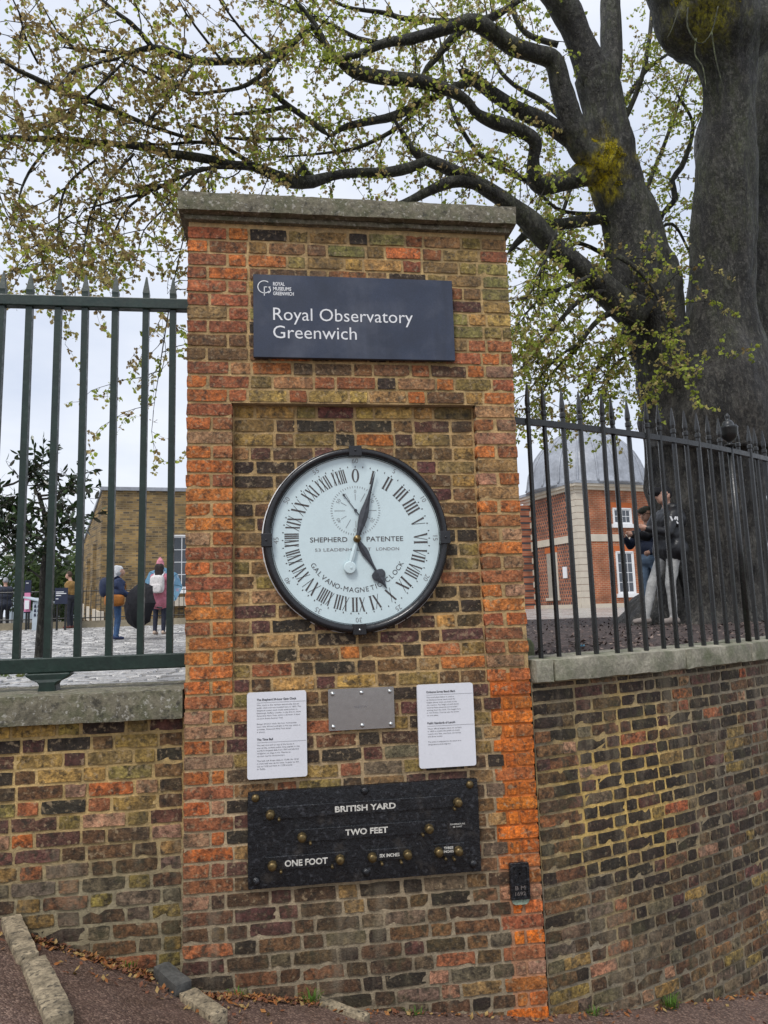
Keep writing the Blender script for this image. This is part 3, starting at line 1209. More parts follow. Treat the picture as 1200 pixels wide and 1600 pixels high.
# ------------------------------------------------------------------ two printed panels
def info(x0, x1, z0, z1, label, heads, body):
    t = thing('notice_sign', label, 'panel', ((x0 + x1) / 2, 0, z0), 'white information panels on the pier')
    mbx = MB()
    mbx.plate(rrect(x0, x1, z0, z1, .013), -.026, -.006)
    mbx.build('board', M_PANEL, t)
    for s, z, w in heads:
        mbx = MB()
        put_text(mbx, s, x0 + .050, z, -.0275, .0105, width=w, offset=.02)
        mbx.add([(x0 + .05, -.0275, z - .011), (x1 - .004, -.0275, z - .011), (x1 - .004, -.0275, z - .0098), (x0 + .05, -.0275, z - .0098)], [(0, 1, 2, 3)])
        mbx.build('heading', M_PRINT, t)
    mbx = MB()
    last = None
    for s, z in body:
        if last is not None and last - z > .02:
            mbx.build('paragraph', M_PRINT, t)
            mbx = MB()
        last = z
        put_text(mbx, s, x0 + .050, z, -.0275, .0066, width=len(s) * .00475, offset=-.004)
    mbx.build('paragraph', M_PRINT, t)


zt = 1.666
info(-.211, .096, 1.231, 1.666, 'white printed panel with two headings, left of the steel plate',
     [('The Shepherd 24-hour Gate Clock', zt - .042, .205), ('The Time Ball', zt - .243, .082)],
     [(s, zt - .068 - .0135 * k) for k, s in enumerate(['This clock is the earliest electrically driven', 'public clock and was installed here in 1852. The', 'Shepherd master clock inside sends pulses to', 'Edinburgh, Belfast, London, is the first to show',
                                                      'Greenwich Mean Time, which is 24 hours. It does', 'not show British Summer Time'])] +
     [(s, zt - .163 - .0135 * k) for k, s in enumerate(['Being a 24-hour clock, the hour hand points', 'noon with XII and midnight at the top, which is', 'at midday. Greenwich Mean Time always', 'is shown.'])] +
     [(s, zt - .270 - .0135 * k) for k, s in enumerate(['The red time ball on top of the house is', 'one of the earliest public time signals in the', 'world. It dropped daily from 1833 and allowed', 'navigators on ships in the Thames to', 'set their marine chronometers.'])] +
     [(s, zt - .348 - .0135 * k) for k, s in enumerate(['The ball still drops daily at 13.00. At 12.55', 'it rises half way up its mast. It goes to the', 'top at 12.58 and then at 13.00 exactly', 'it falls.'])])
info(.689, .998, 1.234, 1.668, 'white printed panel with two headings, right of the steel plate',
     [('Ordnance Survey Bench Mark', zt - .042, .160), ('Public Standards of Length', zt - .205, .152)],
     [(s, zt - .068 - .0135 * k) for k, s in enumerate(['The small plate below is used as', 'an Ordnance Survey bench mark for', 'heights above mean sea level across', 'the country. The height of each bench', 'mark has been measured and recorded',
                                                      'starting from the mark. The height here', 'is 154.70 feet. You can see the arrow', 'on the plate.'])] +
     [(s, zt - .232 - .0135 * k) for k, s in enumerate(['These official lengths were set up here', 'in 1859 to enable the public to check', 'a yard, two feet, one foot, six inches', 'and three inches.'])] +
     [(s, zt - .300 - .0135 * k) for k, s in enumerate(['The plate is adjusted to be exact at a', 'temperature of 62 degrees.'])])

# ------------------------------------------------------------------ steel plate
st = thing('steel_plate', 'small blank stainless steel plate held by six domed bolts', 'plate', (.388, 0, 1.45))
mb = MB()
mb.plate(rrect(.212, .565, 1.450, 1.665, .004, 2), -.012, -.006)
mb.build('plate', M_STEEL, st)
for x in (.236, .390, .543):
    for z in (1.640, 1.470):
        mb = MB()
        dome(mb, x, -.012, z, .0115, .010, 14)
        mb.build('bolt', M_STEEL, st, smooth=True)
mb = MB()
M_ETCH = mat('etched_steel', (.25, .25, .26), rough=.5, var=.1, bump=0, metal=.8)
put_text(mb, 'NEW', .385, 1.560, -.0128, .014, width=.066, align='C', offset=-.01)
mb.build('faint_lettering', M_ETCH, st)

# ------------------------------------------------------------------ public standards of length
ys_ = thing('length_standards', 'black iron plate with brass pegs and raised white lettering low on the pier', 'plate', (.395, 0, .695))
rough_box('plate', -.212, 1.003, -.026, .006, .694, 1.170, M_IRON, ys_, step=.03, amp=.002, rnd=.004, seed=55)
for (x0, x1, z0, z1) in ((-.136, .919, 1.029, 1.092), (.029, .760, .909, .973), (-.122, .288, .783, .850), (.388, .635, .790, .849), (.738, .914, .788, .850)):
    mb = MB()
    mb.box(x0, x1, -.034, -.020, z0, z1)
    soft(mb.build('measure_bar', M_IRON, ys_), .003, 2)
for (x, z) in ((-.170, 1.138), (.393, 1.140), (.957, 1.137), (-.169, .737), (.391, .738), (.958, .737)):
    mb = MB()
    dome(mb, x, -.026, z, .021, .016, 16)
    mb.build('bolt', M_BRASS if z > 1 and abs(x - .39) > .1 else M_IRON, ys_, smooth=True)
for (x, z) in ((-.095, 1.056), (.884, 1.055), (.064, .936), (.725, .933), (-.087, .810), (.256, .815), (.422, .813), (.607, .813), (.772, .814), (.877, .812)):
    mb = MB()
    mb.lathe([(.0245, -.026), (.0245, -.044), (.022, -.048)], 8, (x, 0, z), 'Y')
    o = mb.build('peg', M_BRASS, ys_)
    mb = MB()
    mb.lathe([(.0225, -.048), (.022, -.062), (.017, -.070), (.006, -.071)], 10, (x, 0, z), 'Y')
    o2 = mb.build('peg_cap', M_BRASS, o, smooth=True)
for (x, z) in ((-.051, 1.033), (.863, 1.026), (.106, .908), (.689, .908), (-.044, .781), (.215, .786), (.470, .782), (.571, .782), (.805, .781), (.850, .777)):
    mb = MB()
    mb.lathe([(.0075, -.02), (.0075, -.062), (.006, -.065)], 10, (x, 0, z), 'Y')
    mb.build('pin', M_BRASS, ys_, smooth=True)
for s, x, z, cap, w in (('BRITISH YARD', .394, 1.046, .0275, .318), ('TWO FEET', .397, .929, .0275, .222), ('ONE FOOT', .084, .799, .0285, .218),
                        ('SIX INCHES', .513, .808, .0155, .105), ('THREE', .826, .824, .0115, .05), ('INCHES', .826, .806, .0115, .052)):
    mb = MB()
    put_text(mb, s, x, z, -.0365, cap, width=w, align='C', offset=.03)
    mb.build('raised_lettering', M_IRON_T, ys_)
mb = MB()
mb.box(.832, .926, -.031, -.02, .922, .953)
o = mb.build('small_label', M_IRON, ys_)
mb = MB()
put_text(mb, 'TEMPERATURE', .879, .940, -.0322, .0075, width=.08, align='C', offset=.01)
put_text(mb, '62 FAHT', .879, .927, -.0322, .0075, width=.05, align='C', offset=.01)
mb.build('lettering', M_IRON_T, o)

# ------------------------------------------------------------------ flush bracket (survey mark)
bm_ = thing('survey_bracket', 'small upright black iron survey bracket on the orange corner bricks', 'bracket', (1.208, 0, .51))
mb = MB()
mb.plate(rrect(1.155, 1.262, .535, .720, .006, 2), -.018, .004)
soft(mb.build('plate', M_IRON, bm_), .002, 1)
mb = MB()
for x0, x1, z0, z1 in ((1.158, 1.170, .540, .715), (1.247, 1.259, .540, .715), (1.170, 1.247, .703, .715), (1.170, 1.247, .540, .550)):
    mb.box(x0, x1, -.026, -.012, z0, z1)
mb.build('frame', M_IRON, bm_)
mb = MB()
for (a, b, c, d) in ((1.183, .690, 1.234, .690), (1.208, .680, 1.208, .620), (1.208, .672, 1.185, .632), (1.208, .672, 1.231, .632), (1.185, .612, 1.232, .612)):
    dd = Vector((c - a, 0, d - b))
    nn = Vector((-dd.z, 0, dd.x)).normalized() * .0035
    mb.obox(Vector((a, -.023, b)) - nn, dd, Vector((0, .008, 0)), nn * 2)
mb.build('broad_arrow', M_IRON, bm_)
mb = MB()
put_text(mb, 'B M', 1.208, .586, -.0195, .020, width=.055, align='C', offset=.01)
put_text(mb, '1692', 1.208, .558, -.0195, .018, width=.058, align='C', offset=.01)
mb.build('lettering', M_STEEL, bm_)
mb = MB()
M_VERD = mat('verdigris', (.26, .33, .25), rough=.8, var=.3, scale=60, bump=.4)
mb.plate([(1.160, .535), (1.166, .518), (1.18, .511), (1.238, .511), (1.25, .518), (1.257, .535)], -.016, .002)
mb.build('lower_lip', M_VERD, bm_)

# ------------------------------------------------------------------ green railing on the left
gr = thing('green_railing', 'tall dark green iron railing on the stone coping left of the pier', 'railing', (-1.6, .25, 1.70))
RY = .25
K = (RY + 3.92) / (.2 + 3.92)


def kx(x):
    return x * K


bar_xs = [kx(-.640 - .1585 * k) for k in range(14)]
mb = MB()
w, d = .0175, .0175
zt_, zs, zb = 3.80, 4.075, 1.85
prof = [(w, d, zb), (w, d, 3.945), (w * 1.0, d * 1.0, 3.95), (.019, .019, 3.965), (.004, .004, 4.07)]
vs, fs = [], []
for a, b, z in prof:
    vs += [(-a, -b, z), (a, -b, z), (a, b, z), (-a, b, z)]
for i in range(len(prof) - 1):
    for k in range(4):
        fs.append((4 * i + k, 4 * i + (k + 1) % 4, 4 * i + 4 + (k + 1) % 4, 4 * i + 4 + k))
fs += [(3, 2, 1, 0), (16, 17, 18, 19)]
mb.add(vs, fs)
proto = mb.build('bar', M_GREEN, gr)
proto.location = (bar_xs[0], RY, 0)
for x in bar_xs[1:]:
    o = proto.copy()
    COL.objects.link(o)
    o.location = (x, RY + random.uniform(-.002, .002), 0)
    o.rotation_euler = (0, random.gauss(0, .0015), 0)
for z0, z1, dd in ((3.864, 3.930, .030), (1.792, 1.872, .030)):
    mb = MB()
    mb.box(-3.4, PX0 - .002, RY - dd, RY + dd, z0, z1)
    soft(mb.build('rail', M_GREEN, gr), .006, 2)
for xx in (kx(-1.26), kx(-2.8)):
    mb = MB()
    prof = [(.115, 1.791), (.115, 1.778), (.085, 1.758), (.05, 1.744), (.042, 1.728), (.045, 1.71), (.05, 1.690)]
    n = 4
    vs, fs = [], []
    for r, z in prof:
        q = .04 if r > .07 else .045
        vs += [(xx - r, RY - q, z), (xx + r, RY - q, z), (xx + r, RY + q, z), (xx - r, RY + q, z)]
    for i in range(len(prof) - 1):
        for k in range(4):
            fs.append((4 * i + k, 4 * i + 4 + k, 4 * i + 4 + (k + 1) % 4, 4 * i + (k + 1) % 4))
    fs.append((0, 1, 2, 3))
    mb.add(vs, fs)
    soft(mb.build('foot_bracket', M_GREEN, gr), .008, 2)

# ------------------------------------------------------------------ black railing on the curved wall
br = thing('black_railing', 'black iron spearhead railing on the curved wall right of the pier', 'railing', (3, 1.2, 1.77))
mb = MB()
prof = [(.0160, 1.765), (.0155, 3.215), (.0195, 3.222), (.0195, 3.245), (.013, 3.252), (.018, 3.275), (.0175, 3.295), (.004, 3.40)]
vs, fs = [], []
for r, z in prof:
    for k in range(6):
        a = 2 * math.pi * k / 6
        vs.append((r * math.cos(a), r * math.sin(a), z))
for i in range(len(prof) - 1):
    for k in range(6):
        k2 = (k + 1) % 6
        fs.append((6 * i + k, 6 * i + k2, 6 * i + 6 + k2, 6 * i + 6 + k))
fs.append(tuple(range(42, 48)))
mb.add(vs, fs)
proto = mb.build('bar', M_RAIL, br, smooth=False)
s = .108
k = 0
first = True
while s < 4.5:
    p, t, n = wp(s)
    if k == 14:
        po = MB()
        po.tube([(p.x, p.y, 1.76), (p.x, p.y, 3.20)], .021, 8)
        post = po.build('post', M_RAIL, br, smooth=True)
        po = MB()
        po.lathe([(.018, 3.20), (.040, 3.208), (.040, 3.216), (.016, 3.225), (.020, 3.24), (.050, 3.262), (.064, 3.295), (.066, 3.335), (.070, 3.345), (.064, 3.352), (.045, 3.358),
                  (.040, 3.378), (.026, 3.398), (.012, 3.406), (.016, 3.42), (.018, 3.435), (.004, 3.456)], 18, (p.x, p.y, 0))
        po.build('urn_finial', M_RAIL, post, smooth=True)
    else:
        o = proto if first else proto.copy()
        if not first:
            COL.objects.link(o)
        o.location = (p.x, p.y, 0)
        o.rotation_euler = (random.gauss(0, .003), random.gauss(0, .003), math.atan2(t.y, t.x) + random.uniform(-.2, .2))
        first = False
    s += .1435
    k += 1
mb = MB()
vs, fs = [], []
N = 70
for i in range(N + 1):
    p, t, n = wp(4.6 * i / N)
    for dn, z in ((.016, 3.150), (.016, 3.186), (-.016, 3.186), (-.016, 3.150)):
        q = p + n * dn
        vs.append((q.x, q.y, z))
for i in range(N):
    for k in range(4):
        fs.append((4 * i + k, 4 * i + 4 + k, 4 * i + 4 + (k + 1) % 4, 4 * i + (k + 1) % 4))
mb.add(vs, [tuple(reversed(f)) for f in fs])
mb.build('rail', M_RAIL, br)

# ------------------------------------------------------------------ kerb stones across the stepped path
def kerb(xa, ya, xb, yb, w, mt, label, seed, lift=.006, hh=.11):
    a, b = Vector((xa, ya, 0)), Vector((xb, yb, 0))
    d = (b - a)
    L = d.length
    d.normalize()
    nn = Vector((-d.y, d.x, 0))

    def xf(q):
        p = a + d * q.x + nn * q.y
        return Vector((p.x, p.y, q.z + za + (zb - za) * q.x / L))
    def lev(p):
        u = u_of(p.x, p.y)
        return lerp_tab(GX, u - .10) + .04 * max(0, -p.y)
    za, zb = lev(a), lev(b)
    o = rough_box('kerb_stone', 0, L, -w / 2, w / 2, -hh, lift, mt, None, step=.02, amp=.0022, rnd=.005, seed=seed, xf=xf)
    tag(o, label, 'kerb stone', 'kerb stones across the path')
    return o


kerb(-1.36, .05, -1.115, -.44, .09, M_YSTONE, 'pale pitted kerb stone reaching the left wall, dark stained at its top end', 61, lift=.008)
kerb(-1.09, -.45, -.82, -1.0, .10, M_YSTONE, 'pale yellow pitted kerb stone at the bottom left corner, in front of another', 67, lift=.008)
kerb(-.645, .05, -.50, -.165, .085, M_DSTONE, 'dark grey rounded kerb stone at the foot of the pier\'s left corner', 71, lift=.03)
kerb(-.485, -.185, -.31, -.45, .085, M_YSTONE, 'mottled kerb stone in front of the dark rounded one', 75, lift=.008)
kerb(.115, .0, .36, -.22, .06, M_YSTONE, 'pale kerb stone below the middle of the pier', 79, lift=.008)

# ------------------------------------------------------------------ leaf litter and grass at the wall foot
random.seed(5)
mb = MB()
for i in range(2200):
    x = random.choice([random.uniform(-1.35, -.5), random.uniform(-1.0, .1), random.uniform(-.5, 1.4), random.uniform(1.4, 3.2)])
    if x < PX0:
        yb = LY
    elif x < PX1:
        yb = 0.0
    else:
        yb = wpath(x) - FO
    if x > .3 and random.random() < .75:
        continue
    y = yb - .012 - abs(random.gauss(0, .035))
    if random.random() < .12:
        y -= random.uniform(0, .35)
    z = gz(x, y) + random.uniform(.004, .018)
    r = random.uniform(.006, .016)
    a = random.uniform(0, 6.28)
    tl = Vector((random.gauss(0, .5), random.gauss(0, .5), 1)).normalized()
    u = tl.cross(Vector((math.cos(a), math.sin(a), .1))).normalized()
    v = tl.cross(u)
    p = Vector((x, y, z))
    c = random.choice([(.24, .085, .02), (.16, .055, .02), (.30, .13, .035), (.09, .04, .02), (.3, .2, .07), (.16, .06, .03)])
    mb.add([p - u * r * 1.4, p + v * r * .7, p + u * r * 1.4, p - v * r * .7], [(0, 1, 2, 3)], c)
tag(mb.build('fallen_leaves', M_LITTER), 'brown fallen leaves gathered along the foot of the walls', 'leaves', kind='stuff')


def tuft(x, y, n, h, label):
    mbx = MB()
    z = gz(x, y) - .004
    for i in range(n):
        a = random.uniform(0, 6.28)
        r = random.uniform(0, .03)
        p = Vector((x + r * math.cos(a) * 1.6, y + r * math.sin(a) * .6, z))
        hh = h * random.uniform(.5, 1.1)
        dr = Vector((math.cos(a), math.sin(a), 0)) * hh * random.uniform(.2, .9)
        w = Vector((-math.sin(a), math.cos(a), 0)) * .0022
        q = p + dr * .4 + Vector((0, 0, hh * .7))
        e = p + dr + Vector((0, 0, hh * random.uniform(.6, 1)))
        mbx.add([p - w, p + w, q + w * .8, q - w * .8, e], [(0, 1, 2, 3), (3, 2, 4)])
    tag(mbx.build('grass_tuft', M_GRASS), label, 'grass', 'grass tufts at the foot of the walls')


tuft(-.80, .03, 26, .05, 'small grass tuft among leaves at the foot of the left wall')
tuft(-.50, -.03, 22, .05, 'small grass tuft beside the dark rounded kerb stone')
tuft(-.26, -.03, 22, .06, 'small grass tuft at the pier foot, right of the dark kerb stone')
tuft(.10, -.04, 50, .075, 'largest grass tuft at the pier foot, above the pale kerb stone')
tuft(.62, -.04, 22, .045, 'thin grass tuft at the foot of the pier below the iron plate')
tuft(1.62, wpath(1.62) - FO - .03, 26, .06, 'small grass tuft at the curved wall near the pier corner')
tuft(2.15, wpath(2.15) - FO - .035, 70, .09, 'bushy grass tuft at the foot of the curved wall')

# ------------------------------------------------------------------ courtyard of setts behind the left wall
def cz(y):
    return 1.60 + .0075 * y


mb = MB()
mb.grid(lambda u, v: (-60 + 59.0 * u, .5 + 140 * v ** 2, cz(.5 + 140 * v ** 2) - .012), 20, 30)
M_JOINT = mat('sett_joints', (.11, .10, .085), rough=.7, var=.3, scale=5, bump=.3)
cy = tag(mb.build('courtyard', M_JOINT), 'wet grey cobbled courtyard rising gently behind the railings', None, kind='structure')
random.seed(21)
setts = []
y = 1.25
row = 0
while y < 27:
    dy = .115 + .004 * min(y, 10)
    x0, x1 = -2.6 - .42 * y, -.25 - .13 * y
    x = x0 + random.uniform(0, .15)
    while x < x1:
        L = random.uniform(.16, .24) * (1 + .03 * min(y, 12))
        setts.append((x, y, L, dy))
        x += L
    y += dy
    row += 1


def sett_shape(L, d, rnd):
    j = .009
    a, b = L - j, d - j
    h = rnd.uniform(.0, .012)
    tl = rnd.uniform(-.005, .005)
    vs = [(j, j, -.02), (a, j, -.02), (a, b, -.02), (j, b, -.02),
          (j + .012, j + .012, h + tl), (a - .012, j + .012, h - tl), (a - .012, b - .012, h - tl), (j + .012, b - .012, h + tl)]
    vs = [(p[0] + rnd.uniform(-.006, .006), p[1] + rnd.uniform(-.006, .006), p[2]) for p in vs]
    fs = [(4, 5, 6, 7), (0, 1, 5, 4), (1, 2, 6, 5), (2, 3, 7, 6), (3, 0, 4, 7)]
    return vs, fs


protos = []
for i in range(16):
    q = MB()
    c = random.uniform(.22, .42)
    q.add(*sett_shape(.2, .12, random.Random(i)), (c, c * .98, c * .96))
    o = q.build('sett', M_SETT, None, smooth=False)
    protos.append(o.data)
    bpy.data.objects.remove(o)
rest = MB()
n_single = 0
for (x, y, L, dy) in setts:
    near = 1.5 < y < 4.2 and -.72 - .26 * (y + 3.92) / 1.0 * .98 + .35 < x - .0 and n_single < 260 and x > -2.6
    if near:
        o = bpy.data.objects.new('sett', random.choice(protos))
        o.matrix_basis = Matrix.Translation((x, y, cz(y))) @ Matrix.Rotation(random.gauss(0, .02), 4, 'Z') @ Matrix.Diagonal((L / .2, dy / .12, 1, 1))
        link(o, cy)
        n_single += 1
    else:
        c = random.uniform(.20, .44)
        vs, fs = sett_shape(L, dy, random)
        rest.add([(x + p[0], y + p[1], cz(y) + p[2]) for p in vs], fs, (c, c * .98, c * .95))
o = rest.build('sett_paving', M_SETT, cy)
o['kind'] = 'stuff'

# ------------------------------------------------------------------ planting bed and paving behind the right railing
def sz(y):
    return 1.70 + .012 * y


mb = MB()
mb.grid(lambda u, v: (-.6 + 30 * u, .16 + 8.7 * v + (.0 if v > .01 else 0), sz(.16 + 8.7 * v) + .012 * nz((30 * u, 8.7 * v, 0), 2.5)), 90, 40)
bed = mb.build('planting_bed', M_SOIL, smooth=True)
tag(bed, 'dark bark mulch bed behind the black railing', None, kind='structure')
# cut the bed so that it stays behind the curved wall
me = bed.data
bmx = bmesh.new()
bmx.from_mesh(me)
dl = [f for f in bmx.faces if f.calc_center_median().x < .9 or f.calc_center_median().y < wpath(f.calc_center_median().x) + .12]
bmesh.ops.delete(bmx, geom=dl, context='FACES')
bmx.to_mesh(me)
bmx.free()
random.seed(8)
mb = MB()
for i in range(5200):
    y = .5 + 8.0 * random.random() ** 1.5
    x = 1.2 + random.random() * (2.2 + y * .9)
    if y < wpath(x) + .2:
        continue
    z = sz(y) + .012 * nz((x + .6, y - .16, 0), 2.5) + random.uniform(.002, .02)
    r = random.uniform(.012, .035)
    t = Vector((random.gauss(0, .4), random.gauss(0, .4), 1)).normalized()
    u = t.cross(Vector((math.cos(i), math.sin(i), .1))).normalized()
    v = t.cross(u)
    p = Vector((x, y, z))
    k = random.uniform(.5, 1.6)
    c = random.choice([(.075, .05, .042), (.12, .08, .068), (.05, .035, .03), (.16, .12, .10)])
    mb.add([p - u * r, p + v * r * .45, p + u * r, p - v * r * .45], [(0, 1, 2, 3)], tuple(q * k for q in c))
tag(mb.build('bark_chips', M_LITTER), 'loose bark chips strewn over the bed behind the black railing', 'bark chips', kind='stuff')
mb = MB()
mb.grid(lambda u, v: (-.9 + 80 * u, 8.95 + 120 * v, 1.725 + .006 * (8.95 + 120 * v)), 10, 20)
tag(mb.build('paving', M_PAVE), 'pale wet paving in front of the domed building', None, kind='structure')
o = rough_box('bed_edging', .9, 14, 8.78, 8.98, 1.6, 1.80, M_DSTONE, None, step=.25, amp=.01, rnd=.02, seed=88)
tag(o, 'dark stone edging at the far side of the mulch bed', 'edging')
o = rough_box('mossy_step', 1.30, 1.60, .62, .98, 1.5, 1.87, mat('mossy_stone', (.16, .17, .09), rough=.9, var=.3, scale=8, bump=.6, patches=(((.09, .13, .02), 6, .45, .65, .8),)),
              None, step=.05, amp=.008, rnd=.02, seed=90)
tag(o, 'mossy green stone block behind the curved wall beside the pier', 'stone')
mb = MB()
bp = at(908, 1012, 5.7)
bp.z = sz(bp.y) + .016
for k in range(7):
    a = k * .9
    mb.add([bp + Vector((.012 * math.cos(a) - .02 + .006 * k, .02 * math.sin(a), .0)), bp + Vector((.03 * math.cos(a + 1), .02 * math.sin(a + 1), .018)), bp + Vector((.028 * math.cos(a + 2), .016 * math.sin(a + 2), .006))], [(0, 1, 2)])
tag(mb.build('litter_scrap', mat('blue_plastic', (.10, .32, .45), rough=.4, var=.1, bump=0)), 'small blue plastic scrap lying on the mulch', 'litter')

# ------------------------------------------------------------------ domed brick building
def brick_tex(name, c1, c2, mortar, scale=1.0, chequer=None, dirs=(1, 0)):
    """small far-off brickwork: u along a horizontal direction, v up"""
    m = bpy.data.materials.new(name)
    m.use_nodes = True
    N, L = m.node_tree.nodes, m.node_tree.links
    b = N['Principled BSDF']
    g = N.new('ShaderNodeNewGeometry')
    sp = N.new('ShaderNodeSeparateXYZ')
    L.new(g.outputs['Position'], sp.inputs[0])
    dt = N.new('ShaderNodeVectorMath')
    dt.operation = 'DOT_PRODUCT'
    dt.inputs[1].default_value = (dirs[0], dirs[1], 0)
    L.new(g.outputs['Position'], dt.inputs[0])
    cb = N.new('ShaderNodeCombineXYZ')
    L.new(dt.outputs['Value'], cb.inputs[0])
    L.new(sp.outputs[2], cb.inputs[1])
    bt = N.new('ShaderNodeTexBrick')
    bt.inputs['Color1'].default_value = (*c1, 1)
    bt.inputs['Color2'].default_value = (*c2, 1)
    bt.inputs['Mortar'].default_value = (*mortar, 1)
    bt.inputs['Scale'].default_value = 1.0
    bt.inputs['Mortar Size'].default_value = .012
    bt.inputs['Brick Width'].default_value = .225
    bt.inputs['Row Height'].default_value = .078
    L.new(cb.outputs[0], bt.inputs['Vector'])
    nt = N.new('ShaderNodeTexNoise')
    nt.inputs['Scale'].default_value = 1.6
    nt.inputs['Detail'].default_value = 9
    L.new(g.outputs['Position'], nt.inputs['Vector'])
    mr = N.new('ShaderNodeMapRange')
    mr.inputs['From Min'].default_value = .3
    mr.inputs['From Max'].default_value = .7
    mr.inputs['To Min'].default_value = .55
    mr.inputs['To Max'].default_value = 1.35
    L.new(nt.outputs['Fac'], mr.inputs['Value'])
    mx = N.new('ShaderNodeMixRGB')
    mx.blend_type = 'MULTIPLY'
    mx.inputs[0].default_value = 1
    L.new(bt.outputs['Color'], mx.inputs[1])
    L.new(mr.outputs['Result'], mx.inputs[2])
    out = mx.outputs[0]
    if chequer:
        ck_ = N.new('ShaderNodeTexChecker')
        ck_.inputs['Scale'].default_value = 1.0
        mp = N.new('ShaderNodeMapping')
        mp.inputs['Scale'].default_value = (1 / .17, 1 / .156, 1)
        mp.inputs['Rotation'].default_value = (0, 0, 0)
        L.new(cb.outputs[0], mp.inputs['Vector'])
        fr = []
        sep = N.new('ShaderNodeSeparateXYZ')
        L.new(mp.outputs[0], sep.inputs[0])
        # a dark header in the middle of every other cell
        fl = N.new('ShaderNodeMath'); fl.operation = 'FLOOR'; L.new(sep.outputs[1], fl.inputs[0])
        hf = N.new('ShaderNodeMath'); hf.operation = 'MULTIPLY'; hf.inputs[1].default_value = .5; L.new(fl.outputs[0], hf.inputs[0])
        ad = N.new('ShaderNodeMath'); ad.operation = 'ADD'; L.new(sep.outputs[0], ad.inputs[0]); L.new(hf.outputs[0], ad.inputs[1])
        fx = N.new('ShaderNodeMath'); fx.operation = 'FRACT'; L.new(ad.outputs[0], fx.inputs[0])
        fy = N.new('ShaderNodeMath'); fy.operation = 'FRACT'; L.new(sep.outputs[1], fy.inputs[0])
        gx = N.new('ShaderNodeMath'); gx.operation = 'LESS_THAN'; gx.inputs[1].default_value = .5; L.new(fx.outputs[0], gx.inputs[0])
        gy = N.new('ShaderNodeMath'); gy.operation = 'LESS_THAN'; gy.inputs[1].default_value = .62; L.new(fy.outputs[0], gy.inputs[0])
        ml = N.new('ShaderNodeMath'); ml.operation = 'MULTIPLY'; L.new(gx.outputs[0], ml.inputs[0]); L.new(gy.outputs[0], ml.inputs[1])
        m2 = N.new('ShaderNodeMixRGB')
        L.new(ml.outputs[0], m2.inputs[0])
        L.new(out, m2.inputs[1])
        m2.inputs[2].default_value = (*chequer, 1)
        out = m2.outputs[0]
    L.new(out, b.inputs['Base Color'])
    b.inputs['Roughness'].default_value = .85
    return m


C0 = Vector((11.993, 24.311, 0))
E1 = Vector((.978, .208, 0)).normalized()      # along the right-hand face
E2 = Vector((-.208, .978, 0)).normalized()     # along the left-hand face
UP = Vector((0, 0, 1))
M_RB = brick_tex('red_brick_wall', (.40, .115, .042), (.30, .08, .035), (.38, .24, .15), dirs=(.978, .208))
M_RBC = brick_tex('chequered_brick_wall', (.40, .12, .055), (.32, .09, .045), (.36, .24, .16), dirs=(-.208, .978), chequer=(.06, .055, .06))
db = thing('domed_building', 'red brick building with cream corner stones and a ribbed grey dome', 'building', (13.5, 27, 1.85))
BZ0, BZ1 = 1.75, 6.80
LA, LB = 5.6, 4.15


def on1(l, z, d=0.0):
    return C0 + E1 * l - E2 * d + UP * z


def on2(l, z, d=0.0):
    return C0 + E2 * l - E1 * d + UP * z


mb = MB()
mb.add([on1(0, BZ0), on1(LA, BZ0), on1(LA, BZ1), on1(0, BZ1)], [(0, 1, 2, 3)], None, 0)
mb.add([on2(0, BZ0), on2(0, BZ1), on2(LB, BZ1), on2(LB, BZ0)], [(0, 1, 2, 3)], None, 1)
pb = [on1(LA, 0), on1(LA, 0) + E2 * LB, on2(LB, 0)]
for a, b in zip(pb, pb[1:]):
    mb.add([a + UP * BZ0, b + UP * BZ0, b + UP * BZ1, a + UP * BZ1], [(0, 1, 2, 3)], None, 0)
mb.build('wall', [M_RB, M_RBC], db)
# low wing running on to the left
mb = MB()
w0 = on2(LB - .5, 0)
mb.obox(w0 - E1 * .9 + UP * BZ0, E1 * .9, E2 * 4, UP * 4.9)
mb.build('side_wing', M_RBC, db)


def facebox(on, l0, l1, z0, z1, d, name, mt, parent=db, back=.02):
    mbx = MB()
    p = on(l0, z0, -back)
    mbx.obox(p, on(l1, z0, -back) - p, on(l0, z0, d) - p, UP * (z1 - z0))
    return mbx.build(name, mt, parent)


facebox(on1, -.05, LA, 1.74, 2.03, .05, 'plinth', M_CREAM)
facebox(on2, .0, LB, 1.74, 2.03, .05, 'plinth', M_CREAM)
facebox(on1, .30, LA, 4.62, 4.92, .04, 'band_course', M_CREAM)
facebox(on2, .30, LB - .45, 4.62, 4.92, .04, 'band_course', M_CREAM)
for on in (on1, on2):
    facebox(on, -.08 if on is on1 else 0, LA if on is on1 else LB + .3, 6.80, 6.93, .10, 'cornice', M_CREAM)
    facebox(on, -.16 if on is on1 else 0, LA if on is on1 else LB + .3, 6.93, 7.04, .22, 'cornice', M_CREAM)
    facebox(on, -.18 if on is on1 else 0, LA if on is on1 else LB + .3, 7.04, 7.16, .26, 'gutter', M_LEAD)
zq = 2.03
k = 0
while zq < 6.7:
    hq = .272
    wl_ = .60 if k % 2 else .44
    d = .03
    facebox(on1, -.03, wl_, zq, zq + hq - .018, d, 'corner_stone', M_CREAM)
    facebox(on2, .0, wl_ * 1.0, zq, zq + hq - .018, d - .001, 'corner_stone', M_CREAM)
    facebox(on2, LB - (.62 if k % 2 else .48), LB, zq, zq + hq - .018, d, 'corner_stone', M_CREAM)
    zq += hq
    k += 1


